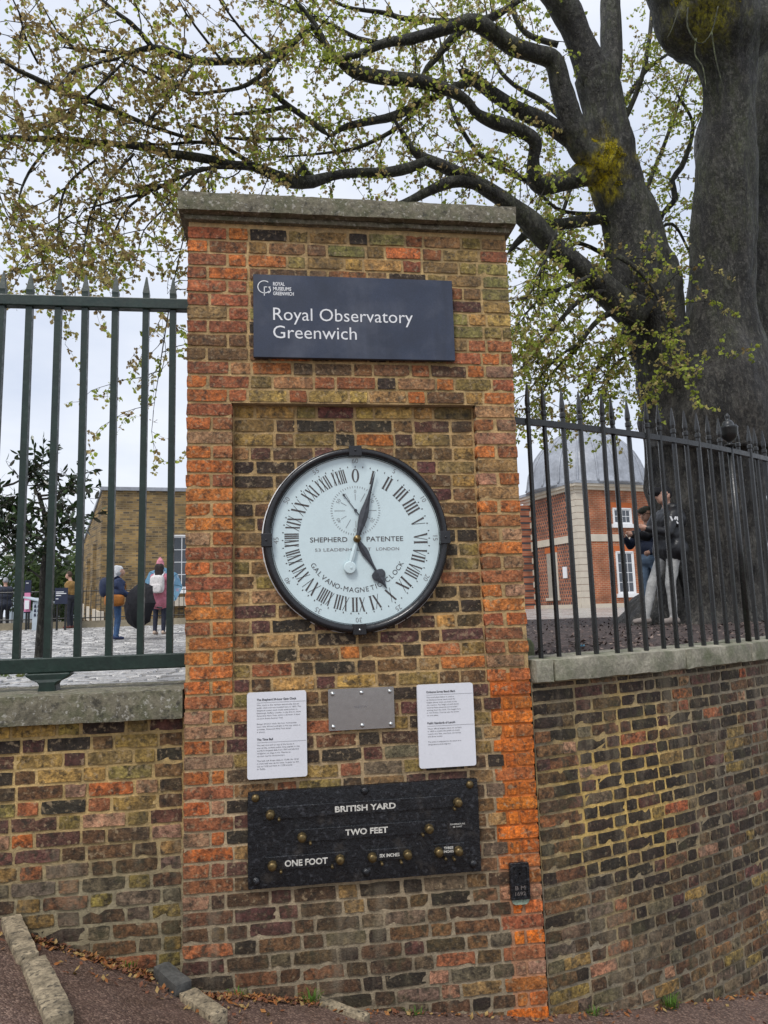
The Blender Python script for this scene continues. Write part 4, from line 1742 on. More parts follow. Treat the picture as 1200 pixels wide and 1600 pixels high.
def sash(on, l0, l1, z0, z1, nx_, nz_, parent, sill=True, lintel=None):
    t = facebox(on, l0, l1, z0, z1, .012, 'window', M_WHITE, parent, back=.01)
    fw = .07
    for i in range(nx_):
        for j in range(nz_):
            a = l0 + fw + (l1 - l0 - 2 * fw) * i / nx_ + .014
            b = l0 + fw + (l1 - l0 - 2 * fw) * (i + 1) / nx_ - .014
            c = z0 + fw + (z1 - z0 - 2 * fw) * j / nz_ + .014
            d = z0 + fw + (z1 - z0 - 2 * fw) * (j + 1) / nz_ - .014
            facebox(on, a, b, c, d, .016, 'pane', M_GLASS, t, back=-.005)
    for (a, b, c, d) in ((l0 - .02, l0 + .035, z0, z1), (l1 - .035, l1 + .02, z0, z1), (l0 - .02, l1 + .02, z1 - .03, z1 + .02)):
        facebox(on, a, b, c, d, .05, 'frame', M_WHITE, t)
    if sill:
        facebox(on, l0 - .10, l1 + .10, z0 - .16, z0, .09, 'sill', M_WHITE, t)
    if lintel:
        facebox(on, l0 - .08, l1 + .08, z1 + .02, z1 + .26, .01, 'brick_arch', lintel, t, back=.0)
    return t


M_ARCH = mat('gauged_red_brick', (.47, .12, .03), rough=.85, var=.15, scale=3, bump=.1)
sash(on1, 1.81, 2.72, 5.36, 6.03, 4, 2, db, lintel=M_ARCH)
sash(on1, 1.81, 2.66, 2.42, 4.18, 3, 4, db, lintel=M_ARCH)
sash(on1, 4.1, 4.95, 2.42, 4.18, 3, 4, db, lintel=M_ARCH)
# blind doorway on the left face
o = facebox(on2, 1.70, 2.45, 2.34, 4.30, .012, 'blind_door', mat('stone_panel', (.34, .31, .26), rough=.8, var=.1, scale=4, bump=.1), db)
facebox(on2, 1.60, 2.55, 4.30, 4.55, .02, 'door_arch', M_ARCH, o)
facebox(on2, 1.55, 2.60, 2.22, 2.34, .08, 'door_sill', M_CREAM, o)
facebox(on2, 1.62, 1.70, 2.34, 4.30, .03, 'door_frame', M_CREAM, o)
facebox(on2, .94, 1.22, 3.15, 3.63, .04, 'notice', M_WHITE, db)
# dome
dc = C0 + E1 * 2.12 + E2 * 2.2
dm = MB()
prof = [(2.72, 7.10), (2.70, 7.18), (2.64, 7.30), (2.60, 7.55), (2.54, 7.90), (2.40, 8.30), (2.18, 8.72), (1.88, 9.10), (1.50, 9.44), (1.10, 9.70), (.70, 9.88), (.40, 9.98), (.22, 10.08), (.12, 10.25), (.03, 10.6)]
dm.lathe(prof, 48, (dc.x, dc.y, 0))
dm.build('dome', M_LEAD, db, smooth=True)
for k in range(20):
    a = 2 * math.pi * k / 20 + .1
    rb = MB()
    rb.tube([(dc.x + (r + .01) * math.cos(a), dc.y + (r + .01) * math.sin(a), z) for r, z in prof[1:12]], .05, 6)
    rb.build('rib', M_LEAD, db, smooth=True)
mb = MB()
q0 = on1(0, 7.0)
mb.obox(on1(0, 6.9, -.02), E1 * LA, E2 * LB, UP * .21)
mb.build('flat_roof', M_LEAD, db)

# ------------------------------------------------------------------ yellow brick house on the left
M_YB = brick_tex('stock_brick_wall', (.33, .21, .07), (.075, .055, .035), (.24, .18, .10), dirs=(.99, .14))
hs = thing('yellow_brick_house', 'yellow stock brick house with white sash window behind the courtyard', 'house', (-4, 22.5, 1.77))
H0 = Vector((-6.55, 22.75, 0))
HD = Vector((.99, .14, 0)).normalized()
HB = Vector((-.42, .907, 0)).normalized()
HN = Vector((.14, -.99, 0)).normalized()


def on3(l, z, d=0.0):
    return H0 + HD * l + HN * d + UP * z


HZ0, HZ1 = 1.7, 6.62
mb = MB()
mb.add([on3(0, HZ0), on3(9, HZ0), on3(9, HZ1), on3(0, HZ1)], [(0, 1, 2, 3)])
mb.add([on3(0, HZ0), on3(0, HZ1), on3(0, 4.4) + HB * 4.6, on3(0, HZ0) + HB * 4.6], [(0, 1, 2, 3)])
e = on3(9, HZ1) + Vector((0, 6, 0))
mb.add([on3(0, HZ1), on3(9, HZ1), e, on3(0, 4.4) + HB * 4.6], [(0, 1, 2, 3)])
mb.build('wall', M_YB, hs)
mb = MB()
mb.obox(on3(-.06, HZ1, -.1), HD * 9.1, HN * .18, UP * .13)
mb.build('parapet_coping', M_LEAD, hs)
mb = MB()
p = on3(-.05, HZ1)
mb.obox(p, (on3(0, 4.4) + HB * 4.6) - on3(0, HZ1), HD * .2, UP * .12)
mb.build('roof_verge', M_LEAD, hs)
sash(on3, 2.40, 3.75, 3.02, 4.98, 4, 4, hs)
for k, l in enumerate((.9, 2.0, 3.1)):
    mb = MB()
    mb.obox(on3(0, 1.75) + HB * l - HD * .10, HB * .45, HD * .2, UP * (3.0 - .45 * k))
    mb.build('buttress', M_YB, hs)
mb = MB()
mb.obox(on3(-.05, 2.75, .12) + HB * 4.4, (on3(0, 2.28) - on3(0, 2.75)) - HB * 4.4, HD * .2, UP * -.5)
mb.build('stair_wall', M_CREAM, hs)
facebox(on3, 1.9, 6, 2.4, 2.72, .4, 'window_well', M_CREAM, hs)

# railing and kerb in front of the house
A0, A1 = Vector((-12.5, 19.9, 0)), Vector((-2.2, 21.6, 0))
fr = thing('courtyard_railing', 'thin black railing on a low stone kerb in front of the yellow house', 'railing', (-7, 20.8, 1.75))
dv = (A1 - A0)
Lr = dv.length
dv.normalize()
mb = MB()
mb.tube([(0, 0, 1.95), (0, 0, 3.02), (0, 0, 3.10)], [.013, .013, .003], 5)
proto = mb.build('bar', M_RAIL, fr)
nb = int(Lr / .155)
for k in range(nb):
    o = proto if k == 0 else proto.copy()
    if k:
        COL.objects.link(o)
    q = A0 + dv * (k * .155)
    o.location = (q.x, q.y, 0)
for z in (2.08, 2.95):
    mb = MB()
    mb.tube([A0 + UP * z, A1 + UP * z], .02, 6)
    mb.build('rail', M_RAIL, fr)
mb = MB()
nn = Vector((dv.y, -dv.x, 0))
mb.obox(A0 - nn * .12 + UP * 1.6, dv * Lr, nn * .3, UP * .38)
mb.build('kerb', mat('kerb_sandstone', (.26, .22, .15), rough=.85, var=.3, scale=3, bump=.4), fr)

# distant trees and roofs behind the courtyard on the left
def leafball(mbx, c, rx, rz, n, size, cols, seed=0):
    rnd = random.Random(seed)
    for i in range(n):
        while True:
            d = Vector((rnd.uniform(-1, 1), rnd.uniform(-1, 1), rnd.uniform(-1, 1)))
            if .25 < d.length < 1:
                break
        d *= 1 + .35 * nz(d, 2.2, seed)
        p = c + Vector((d.x * rx, d.y * rx, d.z * rz))
        a = Vector((rnd.gauss(0, 1), rnd.gauss(0, 1), rnd.gauss(0, 1))).normalized()
        b = a.orthogonal().normalized()
        s = size * rnd.uniform(.6, 1.4)
        u, v = b * s, a.cross(b) * s * .6
        cc = rnd.choice(cols)
        k = rnd.uniform(.7, 1.25)
        mbx.add([p - u, p + v, p + u, p - v], [(0, 1, 2, 3)], tuple(q * k for q in cc))


GREENS = [(.05, .085, .025), (.07, .11, .03), (.09, .13, .035), (.04, .065, .02)]
for k, (px, py, dep, rx, rz, lab) in enumerate(((88, 915, 34, 1.5, 1.5, 'dark green bushy tree behind the courtyard railing'), (135, 905, 42, 1.3, 2.6, 'pale green far tree left of the yellow house'),
                                                (30, 905, 36, 2.0, 1.7, 'dark green far tree behind the notice lecterns'), (112, 930, 40, 2.0, 1.6, 'low green far bush behind the person in tan'))):
    c = at(px, py, dep)
    t = thing('far_tree', lab, 'tree', (c.x, c.y, cz(c.y)), 'far trees beyond the courtyard')
    m1 = MB()
    m1.tube([(c.x, c.y, cz(c.y) - .2), (c.x, c.y, c.z)], [.12, .06], 7, col=(.05, .04, .03))
    m1.build('trunk', M_BARK, t)
    m1 = MB()
    leafball(m1, c, rx, rz, 1500, .14, GREENS if k != 1 else [(.14, .19, .07), (.17, .22, .09)], k)
    m1.build('crown', M_LEAF, t)
c = at(74, 905, 60)
hz_ = thing('far_pavilion', 'pale low roofed building far behind the courtyard tree', 'building', (c.x, c.y, 1.8))
mb = MB()
mb.box(c.x - 3.2, c.x + 3.2, c.y, c.y + 5, 1.8, c.z + .3)
mb.build('wall', mat('blue_grey_render', (.34, .40, .45), rough=.7, var=.1, bump=0), hz_)
mb = MB()
mb.add([(c.x - 3.6, c.y - .4, c.z + .3), (c.x + 3.6, c.y - .4, c.z + .3), (c.x + 3.6, c.y + 3, c.z + 1.5), (c.x - 3.6, c.y + 3, c.z + 1.5), (c.x + 3.6, c.y + 5.4, c.z + .3), (c.x - 3.6, c.y + 5.4, c.z + .3)], [(0, 1, 2, 3), (3, 2, 4, 5)])
mb.build('roof', M_LEAD, hz_)
mb = MB()
for k in range(3):
    mb.box(c.x - 2.4 + 1.8 * k, c.x - 1.2 + 1.8 * k, c.y - .02, c.y + .05, c.z - 1.3, c.z - .2)
mb.build('window_row', M_GLASS, hz_)

# ------------------------------------------------------------------ lecterns and boards in the courtyard
M_LECT = mat('grey_blue_metal', (.42, .48, .53), rough=.35, var=.08, scale=6, bump=0)
M_NAVY = mat('navy_board', (.012, .018, .045), rough=.5, var=.1, bump=0)
M_PINK = mat('pink_poster', (.66, .22, .38), rough=.5, var=.1, bump=0)


def lectern(px, py, w, label, dep):
    p = at(px, py, dep)
    p.z = cz(p.y)
    t = thing('information_lectern', label, 'lectern', p, 'lecterns in the courtyard')
    mbx = MB()
    mbx.obox(p + Vector((0, -.15, 0)), (.30, -.04, 0), (.02, .32, 0), (0, 0, .86))
    soft(mbx.build('pedestal', M_LECT, t), .02, 2)
    mbx = MB()
    q = p + Vector((.32, -.24, .82))
    mbx.obox(q, (-w, .05, .16), (.04, .6, .0), (.005, 0, .05))
    top = soft(mbx.build('sloping_top', M_LECT, t), .01, 2)
    mbx = MB()
    for k in range(3):
        for j in range(2):
            a = p + Vector((.05 + .10 * j, -.165 - .013 * j, .42 + .13 * k))
            mbx.add([a, a + Vector((.075, -.012, .0)), a + Vector((.05, -.008, .10)), a + Vector((.01, -.002, .08))], [(0, 1, 2, 3)])
    mbx.build('symbol', M_NAVY, t)


lectern(52, 985, .62, 'grey blue metal lectern with a sloping top, nearest in the courtyard', 21.6)
lectern(65, 981, .5, 'farther small metal lectern partly hidden behind a green bar', 24.0)


def board(px0, px1, py0, py1, dep, name, label, mt, lines, legs=True):
    a, b = at(px0, py1, dep), at(px1, py0, dep)
    zc_ = cz(a.y)
    t = thing(name, label, 'board', ((a.x + b.x) / 2, a.y, zc_))
    mbx = MB()
    mbx.box(a.x, b.x, a.y, a.y + .05, a.z, b.z)
    bo = mbx.build('panel', mt, t)
    mbx = MB()
    for (u0, u1, v) in lines:
        mbx.box(a.x + (b.x - a.x) * u0, a.x + (b.x - a.x) * u1, a.y - .004, a.y + .01, a.z + (b.z - a.z) * v, a.z + (b.z - a.z) * v + .022)
    mbx.build('print_lines', M_WHITE, bo)
    if legs:
        for xx in (a.x + .06, b.x - .06):
            mbx = MB()
            mbx.box(xx - .025, xx + .025, a.y + .055, a.y + .1, zc_, b.z - .02)
            mbx.build('post', M_RAIL, t)
    return t


board(85, 104, 918, 944, 20.6, 'notice_board', 'navy notice board fixed to the thin black courtyard railing', M_NAVY, [(.1, .7, .72), (.1, .9, .62), (.1, .5, .5), (.1, .3, .3)])
bt_ = board(37, 46, 906, 958, 22.6, 'banner_stand', 'tall navy and pink banner stand behind the grey lectern', M_NAVY, [(.2, .6, .9)])
a, b = at(37.5, 956, 22.55), at(46, 926, 22.55)
mb = MB()
mb.box(a.x, b.x, a.y - .02, a.y + .03, a.z, b.z)
mb.build('poster', M_PINK, bt_)
a, b = at(38.5, 952, 22.5), at(45, 938, 22.5)
mb = MB()
mb.box(a.x, b.x, a.y - .03, a.y + .01, a.z, b.z)
mb.build('poster_text_panel', M_WHITE, bt_)

# ------------------------------------------------------------------ people
def capsule(mbx, a, b, ra, rb, n=12):
    a, b = Vector(a), Vector(b)
    d = b - a
    L = d.length
    d = d.normalized() if L > 1e-6 else Vector((0, 0, 1))
    pts, rad = [], []
    for t in (90, 60, 30):
        pts.append(a - d * ra * math.sin(math.radians(t)))
        rad.append(max(ra * math.cos(math.radians(t)), ra * .06))
    pts += [a, b]
    rad += [ra, rb]
    for t in (30, 60, 90):
        pts.append(b + d * rb * math.sin(math.radians(t)))
        rad.append(max(rb * math.cos(math.radians(t)), rb * .06))
    mbx.tube(pts, rad, n)


def person(label, loc, heading, H, prims, mats, voxel=.016, smooth_it=4, group=None):
    """one continuous body grown over tapered limbs; each face takes the cloth or skin of the nearest limb"""
    k = H / 1.75
    mbx = MB()
    for a, b, ra, rb, mi in prims:
        capsule(mbx, a, b, ra, rb)
    me = bpy.data.meshes.new('body')
    me.from_pydata(mbx.v, [], mbx.f)
    ob = bpy.data.objects.new('body_tmp', me)
    COL.objects.link(ob)
    r = ob.modifiers.new('r', 'REMESH')
    r.mode = 'VOXEL'
    r.voxel_size = voxel
    s = ob.modifiers.new('s', 'SMOOTH')
    s.factor = .5
    s.iterations = smooth_it
    bpy.context.view_layer.update()
    dg = bpy.context.evaluated_depsgraph_get()
    new = bpy.data.meshes.new_from_object(ob.evaluated_get(dg))
    bpy.data.objects.remove(ob)
    new.name = 'body'
    n = len(new.polygons)
    co = np.empty(n * 3)
    new.polygons.foreach_get('center', co)
    co = co.reshape(-1, 3)
    best = np.full(n, 1e9)
    mi_ = np.zeros(n, dtype=np.int32)
    for a, b, ra, rb, mi in prims:
        a_, b_ = np.array(a, float), np.array(b, float)
        d = b_ - a_
        t = np.clip(((co - a_) @ d) / max(d @ d, 1e-9), 0, 1)
        dist = np.linalg.norm(co - (a_ + t[:, None] * d), axis=1) - (ra + (rb - ra) * t)
        m = dist < best
        best[m] = dist[m]
        mi_[m] = mi
    new.materials.clear()
    for m in mats:
        new.materials.append(m)
    new.polygons.foreach_set('material_index', mi_)
    new.polygons.foreach_set('use_smooth', [True] * n)
    # cloth folds
    nv_ = len(new.vertices)
    vc, vn = np.empty(nv_ * 3), np.empty(nv_ * 3)
    new.vertices.foreach_get('co', vc)
    new.vertex_normals.foreach_get('vector', vn)
    vc, vn = vc.reshape(-1, 3), vn.reshape(-1, 3)
    vc = vc + vn * np.array([.006 * nz(p, 9) + .004 * nz(p, 21) for p in vc])[:, None]
    new.vertices.foreach_set('co', vc.ravel())
    o = bpy.data.objects.new('person', new)
    o.matrix_basis = Matrix.Translation(loc) @ Matrix.Rotation(heading, 4, 'Z') @ Matrix.Scale(k, 4)
    link(o)
    tag(o, label, 'person', group)
    return o, o.matrix_basis.copy()


def limbs(sh=1.0, lh=(.09, 0), legs=None, arms=None, coat=0, head=(0, 0.02), lean=0.0, hand=True, hood=False, hairless=False, capmi=4, bulk=1.0, feet=((.0), (.0))):
    """standing figure 1.75 m tall facing +y. 0 skin 1 jacket 2 trousers 3 shoes 4 hair or hat"""
    P = []
    ly = lean
    P += [((-.075, 0, .96), (.075, 0, .96), .125 * bulk, .125 * bulk, 2 if not coat else 1)]
    P += [((-.06, ly * .4, 1.12), (.06, ly * .4, 1.12), .135 * bulk, .135 * bulk, 1)]
    P += [((-.09, ly * .8, 1.32), (.09, ly * .8, 1.32), .135 * bulk, .135 * bulk, 1)]
    P += [((-.165, ly, 1.40), (.165, ly, 1.40), .066 * bulk, .066 * bulk, 1)]
    if coat:
        P += [((-.07, 0, coat), (.07, 0, coat), .155 * bulk, .155 * bulk, 1)]
    hx, hy = head
    P += [((0, ly, 1.42), (hx * .5, ly + hy * .5, 1.54), .058, .055, 0)]
    P += [((hx, ly + hy, 1.595), (hx, ly + hy - .005, 1.665), .075, .086, 0)]
    P += [((hx, ly + hy + .045, 1.585), (hx, ly + hy + .04, 1.64), .055, .062, 0)]
    P += [((hx, ly + hy + .098, 1.632), (hx, ly + hy + .112, 1.612), .014, .017, 0)]
    P += [((hx - .085, ly + hy - .005, 1.615), (hx - .088, ly + hy - .01, 1.645), .013, .015, 0), ((hx + .085, ly + hy - .005, 1.615), (hx + .088, ly + hy - .01, 1.645), .013, .015, 0)]
    P += [((hx, ly + hy - .02, 1.66), (hx, ly + hy - .01, 1.70), .090, .083, capmi)]
    legs = legs or (((.095, .0, .92), (.10, .02, .50), (.10, -.02, .09)), ((-.095, .0, .92), (-.10, .02, .50), (-.10, -.02, .09)))
    for hp, kn, an in legs:
        P += [(hp, kn, .092, .064, 2), (kn, an, .066, .048, 2)]
        dx, dy = (an[0] - kn[0]) * 0, 1
        P += [((an[0], an[1] - .03, an[2] - .035), (an[0], an[1] + .15, an[2] - .048), .047, .038, 3)]
    for A in (arms or []):
        s_, e_, w_, h_ = A
        P += [(s_, e_, .062 * bulk, .054 * bulk, 1), (e_, w_, .054 * bulk, .043 * bulk, 1), (w_, h_, .036, .034, 0)]
        d = (Vector(h_) - Vector(w_)).normalized()
        sd_ = d.cross(Vector((1, 0, .2))).normalized()
        ot = d.cross(sd_)
        for q, off in enumerate((-.026, -.009, .009, .026)):
            b0 = Vector(h_) + sd_ * off
            ln = (.055, .068, .064, .048)[q]
            P += [(tuple(b0), tuple(b0 + d * ln * .6 + ot * .004), .0105, .010, 0), (tuple(b0 + d * ln * .6 + ot * .004), tuple(b0 + d * ln + ot * .018), .010, .009, 0)]
        P += [(tuple(Vector(w_) + sd_ * .02 + d * .02), tuple(Vector(h_) + sd_ * .055 + d * .01), .012, .010, 0)]
    return P


def cloth(name, c, rough=.8, var=.2):
    return mat(name, c, rough=rough, var=var, scale=14, bump=.3, bscale=50)


SKIN = mat('skin', (.50, .29, .21), rough=.55, var=.06, scale=20, bump=0)
SHOE = cloth('dark_shoes', (.03, .03, .035))
HAIR = cloth('brown_hair', (.06, .035, .022))

# person in tan jacket, looking down to the left
loc = (-6.84, 20.25, cz(20.25))
P = limbs(arms=[((.185, 0, 1.38), (.20, -.02, 1.12), (.14, .13, .99), (.12, .18, .97)), ((-.185, 0, 1.38), (-.20, -.02, 1.12), (-.14, .13, .99), (-.12, .18, .97))], head=(0, .07), bulk=1.1)
P = [(a, b, ra, rb, 4 if (mi == 0 and False) else mi) for a, b, ra, rb, mi in P]
person('person in tan jacket and dark trousers standing beside the courtyard railing, looking down', loc, math.radians(78), 1.80, P,
       [SKIN, cloth('tan_jacket', (.27, .155, .045)), cloth('dark_trousers', (.018, .02, .03)), cloth('red_brown_shoes', (.14, .04, .03)), HAIR], .02)

# person in pink coat seen from behind
loc = Vector((-2.60, 11.48, cz(11.48)))
P = limbs(arms=[((.17, 0, 1.36), (.23, .10, 1.15), (.12, .30, 1.20), (.10, .36, 1.22)), ((-.17, 0, 1.36), (-.23, .10, 1.15), (-.12, .30, 1.20), (-.10, .36, 1.22))], coat=.78, bulk=1.08, capmi=0)
P += [((-.03, -.06, 1.62), (-.05, -.09, 1.36), .085, .05, 4), ((.03, -.06, 1.62), (.05, -.09, 1.38), .085, .05, 4)]
P += [((0, .01, 1.69), (0, .0, 1.75), .098, .085, 5), ((0, .0, 1.83), (0, 0, 1.835), .035, .035, 5)]
PINKC = cloth('pink_coat', (.46, .15, .20))
pk, pm = person('person in pink coat, pink bobble hat and dark trousers, seen from behind', loc, math.radians(-8), 1.50, P,
                [SKIN, PINKC, cloth('navy_trousers', (.012, .015, .03)), cloth('beige_shoes', (.42, .32, .25)), cloth('dark_hair', (.02, .013, .012)), cloth('pink_knit', (.58, .22, .27))], .018)
bp_ = thing('backpack', 'white patterned backpack worn by the person in pink', 'backpack', pm @ Vector((0, -.2, 1.0)))
M_BAG = mat('patterned_white_cloth', (.66, .63, .62), rough=.7, var=.1, scale=20, bump=.2, patches=(((.07, .07, .08), 34, .60, .66, .8), ((.6, .3, .3), 26, .66, .72, .7)))


def blob_box(mbx, M_, x0, x1, y0, y1, z0, z1, pw=4, n=14):
    """rounded box in a local frame"""
    c = Vector(((x0 + x1) / 2, (y0 + y1) / 2, (z0 + z1) / 2))
    h = Vector(((x1 - x0) / 2, (y1 - y0) / 2, (z1 - z0) / 2))
    vs, fs = [], []
    for i in range(n + 1):
        th = -math.pi / 2 + math.pi * i / n
        for k in range(2 * n):
            ph = math.pi * k / n
            f = lambda v: math.copysign(abs(v) ** (2 / pw), v)
            d = Vector((f(math.cos(th)) * f(math.cos(ph)), f(math.cos(th)) * f(math.sin(ph)), f(math.sin(th))))
            vs.append(M_ @ (c + Vector((d.x * h.x, d.y * h.y, d.z * h.z))))
    m = 2 * n
    for i in range(n):
        for k in range(m):
            fs.append((i * m + k, i * m + (k + 1) % m, (i + 1) * m + (k + 1) % m, (i + 1) * m + k))
    mbx.add(vs, fs)


mb = MB()
blob_box(mb, pm, -.165, .165, -.30, -.12, .99, 1.42)
mb.build('bag', M_BAG, bp_, smooth=True)
mb = MB()
blob_box(mb, pm, -.125, .125, -.345, -.28, 1.0, 1.20)
mb.build('front_pocket', M_BAG, bp_, smooth=True)
mb = MB()
for s in (-1, 1):
    mb.tube([pm @ Vector((s * .10, -.14, 1.40)), pm @ Vector((s * .11, -.02, 1.50)), pm @ Vector((s * .11, .13, 1.38))], .016, 6)
mb.build('strap', M_WHITE, bp_)

# person in navy jacket with a white hood
loc = Vector((-3.02, 9.6, cz(9.6)))
P = limbs(arms=[((.18, 0, 1.36), (.22, .10, 1.12), (.16, .30, 1.05), (.15, .36, 1.03)), ((-.18, 0, 1.36), (-.22, .10, 1.12), (-.12, .30, 1.05), (-.11, .36, 1.03))], capmi=4, bulk=1.25, head=(0, .05))
P += [((0, -.02, 1.62), (0, -.03, 1.70), .115, .10, 4), ((0, -.06, 1.50), (0, -.06, 1.56), .09, .09, 4)]
nv, nm = person('person in navy padded jacket with white hood and blue jeans holding a black umbrella', loc, math.radians(-70), 1.30, P,
                [SKIN, cloth('navy_padded_jacket', (.015, .028, .075)), cloth('blue_jeans', (.035, .085, .19)), cloth('blue_shoes', (.02, .03, .08)), cloth('white_hood', (.55, .56, .58))], .018)
t = thing('rucksack', 'bulging navy rucksack on the back of the person with the white hood', 'rucksack', nm @ Vector((0, -.25, 1.1)))
mb = MB()
blob_box(mb, nm, -.19, .19, -.42, -.13, 1.02, 1.50, 2.8)
mb.build('bag', cloth('navy_bag', (.014, .024, .06)), t, smooth=True)
mb = MB()
for s in (-1, 1):
    mb.tube([nm @ Vector((s * .11, -.16, 1.44)), nm @ Vector((s * .12, -.02, 1.52)), nm @ Vector((s * .12, .16, 1.36))], .018, 6)
mb.build('strap', cloth('navy_strap', (.01, .015, .04)), t)
t = thing('shoulder_bag', 'orange brown bag at the hip of the person with the white hood', 'bag', nm @ Vector((.2, -.1, .8)))
mb = MB()
blob_box(mb, nm, -.02, .31, -.32, .14, .80, 1.08, 4)
mb.build('bag', cloth('orange_bag_cloth', (.33, .12, .02)), t, smooth=True)
mb = MB()
mb.tube([nm @ Vector((.24, .1, 1.05)), nm @ Vector((.1, .18, 1.3)), nm @ Vector((-.12, .1, 1.46))], .014, 6)
mb.build('strap', cloth('orange_strap', (.25, .09, .02)), t)


def umbrella(label, tip, axis, r, depth_, mt, handle_len, name='umbrella', roll=0.0):
    axis = Vector(axis).normalized()
    tip = Vector(tip)
    u = axis.orthogonal().normalized()
    v = axis.cross(u)
    t = thing(name, label, 'umbrella', tip - axis * depth_)
    n = 8
    for g in range(n):
        mbx = MB()
        a0, a1 = 2 * math.pi * g / n + roll, 2 * math.pi * (g + 1) / n + roll
        vs, fs = [], []
        NS, NA = 6, 4
        for i in range(NS + 1):
            f = i / NS
            for j in range(NA + 1):
                a = a0 + (a1 - a0) * j / NA
                rr = r * math.sin(f * 1.25) / math.sin(1.25)
                sag = 1 - .10 * f * math.sin(math.pi * j / NA)
                # gore stretched flat between ribs
                flat = math.cos((a1 - a0) / 2) / math.cos(a - (a0 + a1) / 2)
                rr *= flat if f > 0 else 1
                dd = depth_ * (1 - math.cos(f * 1.25)) / (1 - math.cos(1.25)) * sag
                vs.append(tip - axis * dd + (u * math.cos(a) + v * math.sin(a)) * rr)
        for i in range(NS):
            for j in range(NA):
                q = i * (NA + 1) + j
                fs.append((q, q + NA + 1, q + NA + 2, q + 1))
        mbx.add(vs, fs)
        mbx.build('canopy_panel', mt, t, smooth=True)
        mbx = MB()
        mbx.tube([tip - axis * (depth_ * (1 - math.cos(f * 1.25)) / (1 - math.cos(1.25)) + .008) + (u * math.cos(a0) + v * math.sin(a0)) * r * math.sin(f * 1.25) / math.sin(1.25) for f in (0, .33, .66, 1.0)], .004, 4)
        mbx.build('rib', M_RAIL, t)
    mbx = MB()
    mbx.tube([tip + axis * .05, tip - axis * handle_len], .006, 6)
    mbx.build('shaft', M_RAIL, t)
    mbx = MB()
    mbx.tube([tip - axis * handle_len, tip - axis * (handle_len + .10)], .014, 8)
    mbx.build('handle', M_RAIL, t)
    return t


M_UMB = mat('black_nylon', (.010, .010, .013), rough=.7, var=.15, scale=8, bump=.1, spec=.2)
hand_w = nm @ Vector((-.11, .40, 1.03))
umbrella('open black umbrella held low beside the person with the white hood', at(203, 944, 12.3), (-.62, -.62, .10), .43, .22, M_UMB, .55, roll=.2)
M_UMBB = mat('light_blue_nylon', (.26, .50, .68), rough=.4, var=.1, scale=8, bump=.05, trans=.4, patches=(((.75, .35, .45), 6, .6, .68, .8), ((.75, .8, .85), 8, .58, .66, .8)))
umbrella('light blue patterned umbrella held in front of the person in pink', at(258, 912, 15.4), (.05, .9, .25), .41, .22, M_UMBB, .6, roll=.1)

# two more people at the left edge
for k, (px, py, dep, H, hd, lab, jc) in enumerate(((6, 981, 23.5, 1.7, 40, 'person in dark coat at the left edge of the courtyard', (.02, .025, .04)),)):
    p = at(px, py, dep)
    p.z = cz(p.y)
    P = limbs(arms=[((.18, 0, 1.38), (.22, .06, 1.14), (.12, .24, 1.12), (.10, .3, 1.12)), ((-.18, 0, 1.38), (-.22, .06, 1.14), (-.12, .24, 1.12), (-.10, .3, 1.12))], coat=.85, bulk=1.1)
    person(lab, p, math.radians(hd), H, P, [SKIN, cloth('dark_coat', jc), cloth('black_trousers', (.012, .012, .016)), SHOE, cloth('grey_hat', (.3, .31, .33))], .022)

# ---- two people by the beech trunk
p = at(1056, 975, 9.30)
p.z = sz(p.y) + .01
P = limbs(legs=(((.09, .0, .93), (.10, .22, .53), (.09, .36, .10)), ((-.09, .0, .93), (-.10, .10, .50), (-.10, .09, .09))),
          arms=[((.185, .04, 1.38), (.23, .16, 1.14), (.17, .40, 1.16), (.16, .46, 1.17)), ((-.185, .04, 1.38), (-.23, .16, 1.14), (-.16, .40, 1.20), (-.15, .46, 1.22))],
          lean=-.03, bulk=1.22, head=(0, .05))
P += [((-.05, -.05, 1.47), (.05, -.05, 1.47), .08, .08, 1), ((-.03, -.12, 1.42), (.03, -.12, 1.42), .075, .075, 1), ((-.09, -.01, .95), (.09, -.01, .95), .172, .172, 1)]
P += [((0, .13, 1.70), (0, .20, 1.69), .06, .05, 4)]
m1, mm1 = person('person in black jacket, black cap and grey trousers standing by the tree trunk', p, math.radians(96), 1.80, P,
                 [SKIN, cloth('black_jacket', (.008, .009, .012), .5), cloth('grey_trousers', (.34, .34, .33)), cloth('grey_trainers', (.22, .19, .17)), cloth('black_cap', (.008, .008, .01))], .013)
t = MB()
vs, fs = text_geo('VS', .085, width=.16, offset=.04)
M_l = Matrix.Translation((0, 0, 0))
q = []
for a, b in vs:
    w = mm1 @ Vector((-.268, .155 - a, 1.25 + b))
    q.append(w)
t.add(q, fs)
